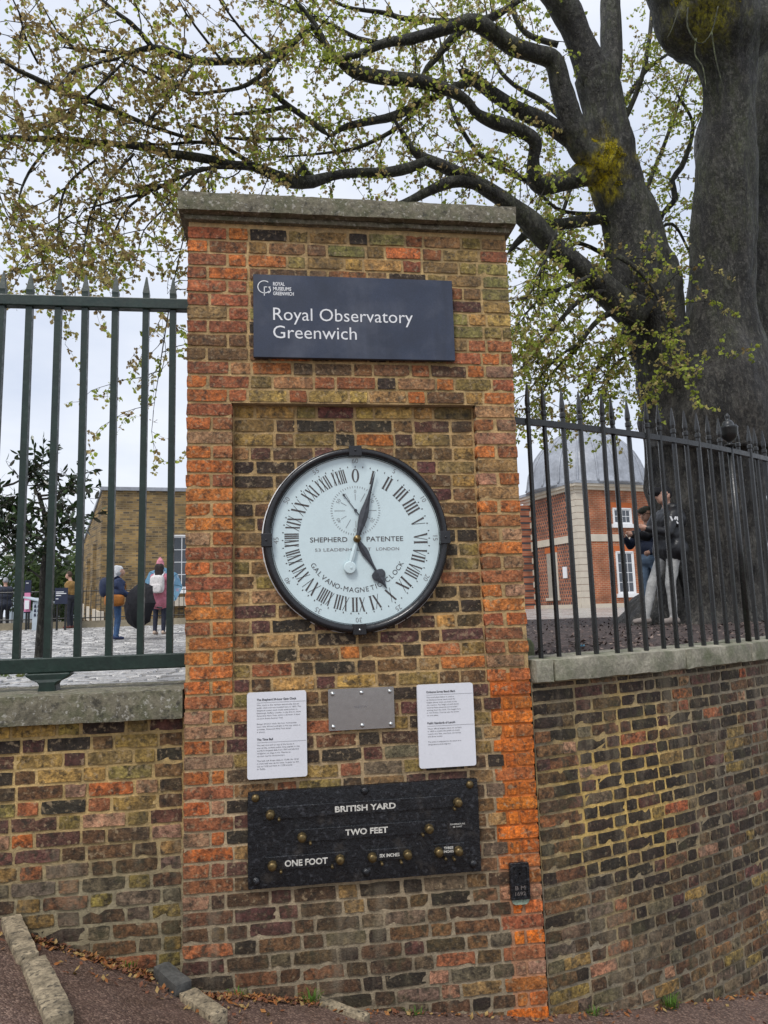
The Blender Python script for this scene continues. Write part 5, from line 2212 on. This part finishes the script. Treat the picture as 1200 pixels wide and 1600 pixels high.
# lettering on the sleeve side that faces the street
t.build('sleeve_lettering', M_WHITE, m1)
p = at(1024, 968, 10.25)
p.z = sz(p.y)
P = limbs(arms=[((.18, 0, 1.38), (.27, .10, 1.18), (.20, .33, 1.29), (.19, .38, 1.35)), ((-.18, 0, 1.38), (-.24, .05, 1.13), (-.14, .2, 1.05), (-.12, .25, 1.04))], bulk=1.1)
P += [((0, .10, 1.70), (0, .17, 1.69), .055, .045, 4)]
m2, mm2 = person('person in navy jacket with cap and glasses leaning out beside the tree trunk', p, math.radians(118), 1.66, P,
                 [SKIN, cloth('navy_jacket', (.012, .02, .045)), cloth('pale_blue_jeans', (.12, .18, .26)), SHOE, cloth('olive_cap', (.06, .06, .045))], .013)
mb = MB()
for s in (-1, 1):
    c = Vector((s * .036, .135, 1.648))
    ring = [mm2 @ (c + Vector((.026 * math.cos(a), 0, .02 * math.sin(a)))) for a in [2 * math.pi * k / 12 for k in range(13)]]
    mb.tube(ring, .004, 5)
    mb.tube([mm2 @ (c + Vector((s * .026, 0, 0))), mm2 @ Vector((s * .09, .03, 1.65))], .004, 5)
mb.build('glasses', M_RAIL, m2)

# ------------------------------------------------------------------ the old beech
def catmull(P, step):
    """P: list of (Vector, radius) -> denser list"""
    out = []
    n = len(P)
    for i in range(n - 1):
        p0, p1, p2, p3 = P[max(i - 1, 0)], P[i], P[i + 1], P[min(i + 2, n - 1)]
        L = (p2[0] - p1[0]).length
        m = max(1, int(L / step))
        for k in range(m):
            t = k / m
            f = lambda a, b, c, d: .5 * ((2 * b) + (c - a) * t + (2 * a - 5 * b + 4 * c - d) * t * t + (3 * b - a - 3 * c + d) * t ** 3)
            out.append((f(p0[0], p1[0], p2[0], p3[0]), max(.003, f(p0[1], p1[1], p2[1], p3[1]))))
    out.append(P[-1])
    return out


def trace(L, d0, d1, step=.12):
    """list of (px, py, width px[, depth]) along a limb, depth running from d0 to d1"""
    P = []
    n = len(L)
    for i, q in enumerate(L):
        d = q[3] if len(q) > 3 else d0 + (d1 - d0) * i / (n - 1)
        P.append((at(q[0], q[1], d), q[2] / 2 * d / 1120.0))
    return catmull(P, step)


tb = at(1095, 985, 10.3)
tree = thing('beech_tree', 'huge old beech tree with mossy limbs and sparse spring leaves behind the railing', 'tree', (tb.x, tb.y, sz(tb.y)))
HUB = at(938, 262, 9.85)
HUB2 = at(1100, 5, 9.45)


def bark_col(v):
    v = Vector(v)
    n = nz(v, 1.3)
    n2 = nz(v, 5, 3)
    lo = max(0.0, min(1.0, (6.4 - v.z) / 2.5))
    c = Vector((.042, .038, .033)).lerp(Vector((.064, .058, .049)), lo) * (1 + .35 * n)
    g = max(0, min(1, .3 + .9 * n2 + .28 * (v.z - 5.0)))
    if v.x < at(985, 300, 10).x + .0 or v.z > 5.2:
        c = c.lerp(Vector((.036, .042, .017)), g * .8)
    for hub, r, yel in ((HUB, .46, (.55, .46, .008)), (HUB2, .6, (.26, .25, .02)), (at(865, 95, 9.7), .26, (.26, .26, .02))):
        d = (v - hub).length
        k = 1 - d / r + .55 * n2 + .2 * nz(v, 12)
        if k > 0:
            c = c.lerp(Vector(yel), min(1, k * 2.4))
    return c


def limb(name, L, d0=10.0, d1=10.0, n=12, amp=.10, fq=2.6, step=.12, ridge=0.0):
    pr = trace(L, d0, d1, step)
    m = MB()
    m.tube([p for p, r in pr], [r for p, r in pr], n, True, amp=amp, fq=fq, ridge=ridge)
    m.build(name, M_BARK, tree, smooth=True, vcol=bark_col)
    return pr


# trunk and its main stems: (pixel x, pixel y, width in pixels, depth)
trunk_px = [(1090, 1030, 300), (1092, 985, 250), (1099, 930, 188), (1102, 850, 170), (1104, 760, 174), (1109, 680, 192), (1107, 645, 208), (1110, 618, 166), (1115, 598, 100), (1118, 582, 30)]
pr_t = limb('trunk', trunk_px, 10.35, 10.3, 110, .09, 1.7, .05, .045)
# root spurs
for k, (a, b) in enumerate((((1040, 962, 44), (976, 992, 18)), ((1130, 970, 70), (1190, 1005, 36)))):
    limb('root', [(a[0], a[1] - 70, a[2] * .8), a, b, (b[0] + (b[0] - a[0]) * .3, b[1] + 12, 6)], 9.9 if k != 2 else 9.6, 9.5 if k != 2 else 9.0, 12, .12, 3)
pr_r = limb('trunk_stem', [(1112, 700, 196), (1114, 650, 204), (1118, 602, 186), (1124, 555, 148), (1128, 505, 113), (1129, 455, 99), (1131, 390, 94), (1132, 330, 94), (1134, 250, 88), (1138, 170, 78), (1138, 110, 84), (1128, 60, 118), (1100, 15, 150), (1068, -30, 120), (1030, -80, 90)], 10.2, 9.9, 72, .07, 2, .06, .03)
limb('limb', [(1135, 80, 70), (1170, 50, 84), (1215, 20, 74), (1270, -30, 60)], 10, 10.1, 18, .08, 2)
limb('trunk_stem', [(1142, 690, 130), (1150, 640, 136), (1158, 590, 130), (1163, 540, 116), (1172, 450, 92), (1186, 350, 74), (1198, 250, 64), (1206, 150, 56), (1212, 40, 52), (1216, -60, 46)], 10.75, 11.2, 48, .06, 2, .08, .03)
pr_l = limb('trunk_stem', [(1092, 690, 130), (1080, 650, 136), (1060, 600, 128), (1033, 540, 94), (1017, 490, 102), (1003, 440, 112), (992, 390, 98), (983, 340, 88), (968, 300, 80), (955, 265, 84), (948, 232, 86), (944, 205, 80),
                           (943, 175, 66), (938, 145, 66), (930, 115, 64)], 10.2, 9.9, 72, .08, 2.4, .06, .025)
pr_l1 = limb('limb', [(932, 130, 58), (916, 90, 46), (902, 55, 42), (888, 22, 46), (868, -10, 44), (830, -50, 36)], 9.9, 9.6, 18, .08)
pr_l2 = limb('limb', [(940, 135, 50), (954, 95, 36), (955, 45, 32), (954, 0, 30), (960, -60, 26)], 10, 10.4, 16, .07)
LIMBS = []


def L_(px, d0=9.8, d1=8.6, n=10, leaf=1.0, step=.10):
    a, b = px[-2], px[-1]
    px = list(px) + [(b[0] + (b[0] - a[0]) * .5, b[1] + (b[1] - a[1]) * .5, 1.0)]
    if leaf > .45:
        px.append((b[0] + (b[0] - a[0]) * .9, b[1] + (b[1] - a[1]) * .9 + 4, .6))
    pr = limb('limb', px, d0, d1, n, .10, 4, step)
    LIMBS.append((pr, leaf))
    return pr


# hub limb to the left and up
L_([(950, 262, 60), (915, 272, 40), (880, 284, 27), (850, 290, 30), (836, 278, 26), (833, 250, 18), (836, 222, 21), (815, 205, 20), (775, 192, 21), (745, 178, 16), (730, 158, 15), (705, 143, 18), (660, 128, 19), (610, 122, 20),
    (565, 116, 20), (535, 100, 13), (512, 72, 9), (490, 35, 8), (465, 5, 6)], 9.9, 8.4, 24, step=.05)
L_([(945, 255, 60), (912, 236, 40), (893, 195, 38), (878, 140, 33), (864, 95, 29), (835, 84, 26), (800, 72, 26), (765, 48, 25), (735, 34, 24), (695, 46, 18), (645, 60, 16), (600, 68, 14), (560, 85, 10), (520, 92, 8)], 9.8, 8.5, 24, step=.05)
L_([(900, 222, 30), (882, 210, 28), (850, 190, 25), (810, 172, 23), (775, 150, 20), (742, 125, 18), (724, 114, 15)], 9.75, 9.3, 12, .4)
L_([(735, 128, 14), (710, 136, 12), (680, 152, 10), (650, 165, 13), (615, 182, 14), (575, 190, 12), (540, 198, 9), (520, 210, 6)], 9.4, 8.6)
L_([(738, 36, 14), (768, 28, 13), (800, 8, 9), (830, -10, 7)], 9.3, 9.6)
L_([(725, 45, 12), (705, 62, 13), (680, 92, 12), (668, 105, 9), (660, 118, 6)], 9.4, 9.2, 8, .5)
# low limb sweeping left behind the cap
L_([(1000, 495, 60), (965, 470, 46), (930, 440, 40), (892, 408, 33), (856, 378, 34), (832, 350, 36), (800, 322, 26), (765, 298, 24), (725, 275, 21), (692, 260, 19), (660, 247, 17), (642, 232, 11), (630, 208, 8), (618, 190, 5)], 9.7, 8.6, 14)
L_([(668, 250, 12), (640, 262, 17), (600, 270, 16), (560, 270, 15), (518, 275, 14), (488, 284, 19), (455, 284, 20), (425, 272, 17), (395, 260, 14), (365, 258, 13), (330, 250, 14), (298, 244, 13), (265, 240, 13), (230, 232, 11), (190, 226, 9), (140, 222, 10), (105, 218, 10), (55, 217, 9), (0, 214, 8), (-60, 205, 6)], 8.9, 7.4, 12)
L_([(770, 300, 14), (735, 286, 17), (705, 284, 18), (668, 300, 15), (630, 318, 11), (590, 330, 7)], 9.1, 8.7, 10, .6)
L_([(975, 332, 24, 10.0), (920, 344, 19), (880, 350, 18), (845, 352, 16), (815, 372, 12), (800, 388, 8)], 10.1, 9.6, 10, .8)
L_([(486, 280, 10), (474, 262, 12), (462, 276, 6)], 8.6, 8.5, 8, .1)
L_([(396, 258, 9), (368, 240, 7), (345, 226, 6), (300, 222, 5), (260, 226, 4), (215, 224, 4)], 8.4, 7.9, 8)
L_([(352, 240, 5), (330, 205, 5), (305, 198, 4)], 8.2, 8, 6)
L_([(350, 215, 4), (395, 218, 5), (440, 217, 5)], 8.3, 8.5, 6)
# upper left limbs
L_([(540, 98, 11), (528, 96, 11), (515, 80, 8), (500, 60, 7), (486, 40, 8), (460, 66, 10), (440, 76, 11), (405, 94, 12), (350, 96, 11), (302, 94, 12), (258, 78, 11), (236, 74, 9), (200, 83, 7), (160, 80, 6), (118, 76, 5)], 8.8, 7.6)
L_([(238, 74, 9), (222, 54, 8), (204, 36, 8), (180, 18, 6), (155, -4, 5)], 7.9, 7.7, 8)
L_([(450, 78, 8), (428, 100, 7), (400, 124, 8), (372, 138, 6), (330, 144, 5), (302, 146, 6), (260, 128, 5), (208, 104, 4)], 8.3, 7.7, 8)
L_([(400, 126, 7), (425, 145, 8), (450, 165, 9), (480, 186, 9), (505, 205, 8)], 8.3, 8.6, 8)
L_([(450, 165, 6), (425, 172, 7), (396, 176, 6), (370, 178, 5)], 8.4, 8.2, 8)
L_([(300, 218, 6), (245, 200, 6), (190, 178, 8), (140, 157, 10), (100, 145, 10), (78, 134, 9), (50, 120, 8), (28, 110, 7), (0, 92, 6), (-40, 70, 4)], 8.1, 7.2, 8)
L_([(90, 140, 4), (110, 115, 5), (140, 102, 5), (178, 92, 4)], 7.5, 7.4, 6)
L_([(395, 262, 6), (330, 262, 6), (305, 268, 7), (280, 278, 6), (250, 292, 6), (215, 305, 5), (185, 312, 4), (150, 322, 3)], 8.2, 7.5, 8)
# drooping sprays
for q in ([(250, 290, 4), (205, 320, 4), (180, 360, 3), (172, 405, 2)], [(150, 250, 4), (105, 290, 4), (92, 350, 3), (110, 405, 2)], [(80, 225, 4), (45, 270, 4), (30, 320, 3), (55, 375, 2)],
          [(210, 240, 4), (165, 290, 4), (140, 340, 3), (130, 400, 2)], [(310, 265, 4), (262, 320, 3), (225, 360, 2), (215, 400, 2)], [(20, 220, 4), (-10, 260, 3), (5, 320, 2), (20, 350, 2)],
          [(120, 330, 3), (80, 360, 3), (70, 395, 2)], [(330, 270, 4), (300, 330, 3), (285, 380, 2), (270, 450, 2), (258, 520, 2), (248, 585, 1.5)],
          [(60, 100, 4), (40, 60, 4), (30, 20, 3), (10, -20, 2)], [(120, 78, 4), (90, 50, 3), (70, 15, 2)], [(140, 150, 4), (90, 190, 4), (50, 200, 3), (10, 180, 2)],
          [(200, 90, 4), (160, 130, 4), (110, 170, 3), (60, 180, 2)], [(300, 100, 4), (260, 160, 4), (230, 190, 3)], [(350, 100, 4), (320, 60, 4), (290, 20, 3), (270, -20, 2)], [(420, 90, 4), (380, 50, 4), (350, 10, 3)]):
    L_(q, 7.9, 7.3, 6, .85)
for q, a, b in (([(980, 480, 12), (935, 500, 9), (895, 550, 7), (862, 585, 4), (848, 615, 2)], 9.6, 9.0), ([(960, 450, 10), (905, 470, 8), (860, 520, 6), (832, 555, 3)], 9.5, 8.8),
                ([(985, 525, 10), (945, 560, 8), (925, 590, 5), (912, 625, 2)], 9.7, 9.3), ([(930, 430, 8), (880, 450, 6), (840, 470, 4), (815, 500, 2)], 9.3, 8.7),
                ([(965, 400, 8), (1000, 425, 6), (1030, 470, 4), (1045, 540, 2)], 9.4, 9.1), ([(985, 500, 6), (955, 550, 5), (950, 590, 3)], 9.6, 9.3),
                ([(900, 540, 5), (870, 560, 4), (835, 600, 2)], 9.3, 9.0), ([(870, 360, 6), (850, 410, 5), (828, 460, 3)], 9.2, 8.8), ([(1005, 540, 5), (960, 570, 4), (945, 600, 2)], 9.8, 9.6)):
    L_(q, a, b, 7, 1.5)
# boughs behind, seen between the stems
for q, a, b in (([(1060, 420, 8), (1045, 390, 7), (1030, 360, 6), (1035, 335, 8), (1055, 310, 9), (1050, 282, 9), (1064, 262, 9), (1078, 225, 7), (1082, 190, 5), (1060, 150, 4)], 10.8, 11.2),
                ([(985, 420, 8), (1010, 300, 7), (1040, 220, 6), (1075, 120, 4)], 12, 12.5), ([(970, 200, 9), (1000, 130, 8), (1015, 60, 7), (1020, -10, 5)], 11, 11.4), ([(975, 160, 8), (1010, 110, 6), (1050, 80, 4)], 11.2, 11.6),
                ([(900, 260, 7), (880, 330, 6), (850, 400, 4)], 11.2, 11.4), ([(838, 288, 9), (760, 250, 8), (720, 200, 7), (700, 150, 6), (690, 80, 4)], 10.5, 10.2), ([(893, 200, 9), (850, 160, 8), (800, 130, 7), (770, 90, 5), (760, 20, 3)], 11.4, 11.6),
                ([(655, 165, 8), (620, 200, 7), (560, 230, 6), (500, 240, 4), (440, 245, 3)], 9.6, 9.2), ([(600, 68, 8), (560, 60, 7), (520, 40, 6), (470, 20, 4), (420, 0, 3)], 9.4, 9.0), ([(735, 34, 9), (640, 30, 8), (600, 20, 7), (540, 10, 5), (480, -20, 3)], 9.6, 9.2),
                ([(872, 70, 10), (820, 50, 9), (790, 0, 7), (740, -30, 5)], 10.8, 10.8), ([(955, 335, 8), (880, 330, 6), (840, 300, 5), (780, 250, 4), (720, 240, 3)], 10.6, 10.4), ([(1000, 430, 8), (1010, 380, 6), (1050, 350, 5), (1080, 400, 3)], 11.4, 11.8),
                ([(1190, 380, 8), (1180, 320, 6), (1160, 220, 5), (1185, 120, 4)], 12, 12.3), ([(965, 410, 8), (900, 380, 6), (860, 420, 5), (830, 400, 3)], 10.4, 10.6)):
    L_(q, a, b, 7, 1.0)
# dead pale stub on the right stem, hanging twigs
m = MB()
pr = trace([(1112, 300, 20), (1098, 260, 22), (1096, 215, 20), (1104, 180, 14), (1108, 160, 8)], 10.4, 10.5, .08)
m.tube([p for p, r in pr], [r for p, r in pr], 10, amp=.1, fq=5)
m.build('dead_stub', M_BARK, tree, smooth=True, vcol=lambda v: (.30, .30, .29))
for q in ([(1075, 12, 3), (1074, 40, 2.6), (1085, 62, 2.4), (1097, 68, 2), (1112, 50, 2), (1122, 10, 2)], [(1088, 60, 2.6), (1086, 85, 2), (1098, 105, 2), (1103, 135, 1.2)], [(1112, 50, 2.4), (1118, 90, 2), (1128, 130, 1.4), (1132, 150, 1)],
          [(1060, 15, 2), (1050, 45, 1.6), (1042, 60, 1)]):
    m = MB()
    pr = trace(q, 9.35, 9.3, .05)
    m.tube([p for p, r in pr], [r for p, r in pr], 5)
    m.build('hanging_twig', M_BARK, tree, smooth=True, vcol=lambda v: (.12, .14, .06))

# moss cushions on the upper sides of the forks
random.seed(3)
ms = MB()
for ob in [o for o in tree.children if o.name.split('.')[0] in ('limb', 'trunk_stem')]:
    for p in ob.data.polygons:
        c, n = p.center, p.normal
        for hub, r in ((HUB, .40), (HUB2, .50), (at(866, 95, 9.7), .16)):
            d = (c - hub).length
            if d > r or n.z < -.35:
                continue
            k = (1 - d / r) * 1.3 + .9 * nz(c, 4.5, 2) + .35 * n.z
            if k < .25:
                continue
            cnt = max(1, int(p.area / .00008))
            vs = [ob.data.vertices[i].co for i in p.vertices]
            for _ in range(min(cnt, 140)):
                a, b = random.random(), random.random()
                q = vs[0].lerp(vs[1], a).lerp(vs[-1].lerp(vs[2], a), b) if len(vs) == 4 else c
                if k + .8 * nz(q, 14, 4) < .3:
                    continue
                h = random.uniform(.006, .026)
                e = (n + Vector((random.gauss(0, .5), random.gauss(0, .5), random.gauss(.2, .5)))).normalized()
                w = e.orthogonal().normalized() * random.uniform(.004, .008)
                g = random.random()
                col = (.46 + .34 * g, .40 + .26 * g, .012) if random.random() < .8 else (.14, .17, .02)
                ms.add([q - w, q + w, q + e * h + w * .4, q + e * h - w * .4], [(0, 1, 2, 3)], col)
o = ms.build('moss', M_MOSS, tree)
o['kind'] = 'stuff'
print('moss', len(ms.f))

# twigs and young leaves
random.seed(77)
tw = MB()
lf = MB()
LEAFC = [(.34, .40, .065), (.41, .46, .075), (.28, .33, .065), (.39, .285, .12), (.47, .37, .16), (.29, .215, .095), (.48, .42, .16), (.46, .53, .085)]


def rvec():
    while True:
        v = Vector((random.uniform(-1, 1), random.uniform(-1, 1), random.uniform(-1, 1)))
        if .1 < v.length < 1:
            return v.normalized()


def leaf(p, d, s, c):
    n = d.cross(rvec())
    if n.length < .05:
        n = d.orthogonal()
    n.normalize()
    w = n.cross(d).normalized()
    b = p + d * s * .5 + n * s * .10
    lf.add([p, b + w * s * .38 - d * s * .08, b + w * s * .30 + d * s * .22, p + d * s, b - w * s * .30 + d * s * .22, b - w * s * .38 - d * s * .08], [(0, 1, 2, 3, 4, 5)], c)


def cluster(p, green):
    k = random.choice((3, 4, 5, 6))
    base = random.choice(LEAFC[:3] + LEAFC[6:]) if random.random() < green else random.choice(LEAFC[3:7])
    for i in range(k):
        d = (rvec() + Vector((0, 0, -.35))).normalized()
        j = random.uniform(.7, 1.3)
        leaf(p + rvec() * .012, d, random.choice((1, 1, 1.35)) * random.uniform(.027, .048), tuple(q * j for q in base))


def twig(p, d, L, r, lvl, green):
    seg = max(2, int(L / (.10 if lvl == 1 else .07)))
    pts, rad = [p.copy()], [r]
    for i in range(seg):
        d = (d + rvec() * (.30 if lvl == 1 else .38) + Vector((0, 0, -.10 if lvl == 1 else -.05))).normalized()
        p = p + d * (L / seg)
        pts.append(p.copy())
        rad.append(r * (1 - .75 * (i + 1) / seg))
        if lvl == 1:
            if random.random() < .85:
                dd = (d * .5 + rvec()).normalized()
                twig(p, dd, random.uniform(.12, .38), .0026, 2, green)
            if random.random() < .6:
                cluster(p, green)
        else:
            cluster(p + rvec() * .015, green)
    tw.tube(pts, rad, 4 if lvl == 1 else 3, False, col=(.035, .028, .022))


for pr, dens in LIMBS:
    acc = 0.0
    ln = sum((b[0] - a[0]).length for a, b in zip(pr, pr[1:]))
    pos = 0.0
    for a, b in zip(pr, pr[1:]):
        L = (b[0] - a[0]).length
        acc += L * dens * 6.6 * (1.25 - min(1.0, a[1] / .16))
        pos += L
        while acc > 1:
            acc -= 1
            t = (b[0] - a[0]).normalized()
            d = (rvec() + t * .35 + Vector((0, 0, -.05))).normalized()
            p = a[0] + (b[0] - a[0]) * random.random()
            gx = (p - CAM_POS).dot(CAM_R) / (p - CAM_POS).dot(CAM_F)
            green = max(.30, min(.85, .66 + gx * .9 + .5 * nz(p, .7)))
            twig(p, d, random.uniform(.30, .95), min(.009, a[1] * .6 + .002), 1, green)
o = tw.build('twigs', M_BARK, tree)
o['kind'] = 'stuff'
o = lf.build('crown', M_LEAF, tree)
o['kind'] = 'stuff'
print('twig faces', len(tw.f), 'leaf faces', len(lf.f))

# ------------------------------------------------------------------ evergreen shrub behind the green railing
random.seed(31)
sb = at(62, 1050, 6.2)
sb.z = cz(sb.y)
shr = thing('evergreen_shrub', 'small glossy dark evergreen tree on a thin stem behind the green railing', 'tree', sb)
tw = MB()
lf = MB()
m = MB()
st_ = [at(58, 1062, 6.15), at(62, 1000, 6.15), at(66, 940, 6.15), at(68, 890, 6.15), at(74, 830, 6.15), at(60, 770, 6.15)]
m.tube([p for p, r in catmull([(p, .03) for p in st_], .08)], [.038 - .0011 * i for i in range(len(catmull([(p, .03) for p in st_], .08)))], 9, col=(.06, .055, .04), amp=.1, fq=9)
m.build('trunk', M_BARK, shr, smooth=True)
EVC = [(.028, .055, .018), (.04, .075, .022), (.022, .042, .016), (.055, .095, .025), (.05, .05, .03)]


def big_leaf(p, d, s, c):
    n = (d.cross(rvec())).normalized()
    w = n.cross(d).normalized()
    a1, a2 = p + d * s * .3 + n * s * .05, p + d * s * .68 + n * s * .04
    e = p + d * s
    lf.add([p, a1 + w * s * .17, a2 + w * s * .16, e, a2 - w * s * .16, a1 - w * s * .17, a1 - n * s * .03, a2 - n * s * .03],
           [(0, 1, 6), (1, 2, 7, 6), (2, 3, 7), (3, 4, 7), (4, 5, 6, 7), (5, 0, 6)], c)


def sprig(p, d, L, r, lvl):
    seg = 5
    pts, rad = [p.copy()], [r]
    for i in range(seg):
        d = (d + rvec() * .25 + Vector((0, 0, .10))).normalized()
        p = p + d * L / seg
        pts.append(p.copy())
        rad.append(r * (1 - .7 * (i + 1) / seg))
        if lvl == 0 and i > 0:
            for _ in range(2):
                sprig(p, (d * .6 + rvec()).normalized(), random.uniform(.12, .30), r * .45, 1)
        if lvl == 1 or i > 2:
            for _ in range(2):
                c = random.choice(EVC)
                big_leaf(p, (d * .6 + rvec()).normalized(), random.uniform(.055, .095), c)
    tw.tube(pts, rad, 5, False, col=(.05, .042, .03))


for (px, py, a) in ((66, 905, 0), (66, 890, 1), (68, 870, 0), (70, 850, 1), (73, 835, 0), (72, 820, 1), (66, 795, 0), (64, 780, 1), (60, 772, 0), (62, 775, 1), (68, 860, 1), (66, 880, 0), (70, 845, 0), (74, 840, 1), (30, 860, 0), (20, 800, 0), (10, 850, 0), (30, 780, 1), (5, 760, 1), (-10, 880, 0)):
    p = at(px, py, 6.15 + random.uniform(-.1, .1))
    s = 1 if a else -1
    d = (CAM_R * s * random.uniform(.5, 1.0) + CAM_F * random.uniform(-.6, .6) + UP * random.uniform(.0, .7)).normalized()
    sprig(p, d, random.uniform(.25, .46), .011, 0)
o = tw.build('twigs', M_BARK, shr)
o = lf.build('crown', M_LEAF2, shr, smooth=True)
o['kind'] = 'stuff'
# small plants under the shrub
mb = MB()
leafball(mb, at(45, 1062, 6.0), .28, .07, 240, .03, [(.08, .13, .03), (.13, .17, .04), (.17, .18, .05)], 4)
tag(mb.build('ground_plant', M_LEAF), 'low yellow green plant around the evergreen stem', 'plant', kind='stuff')
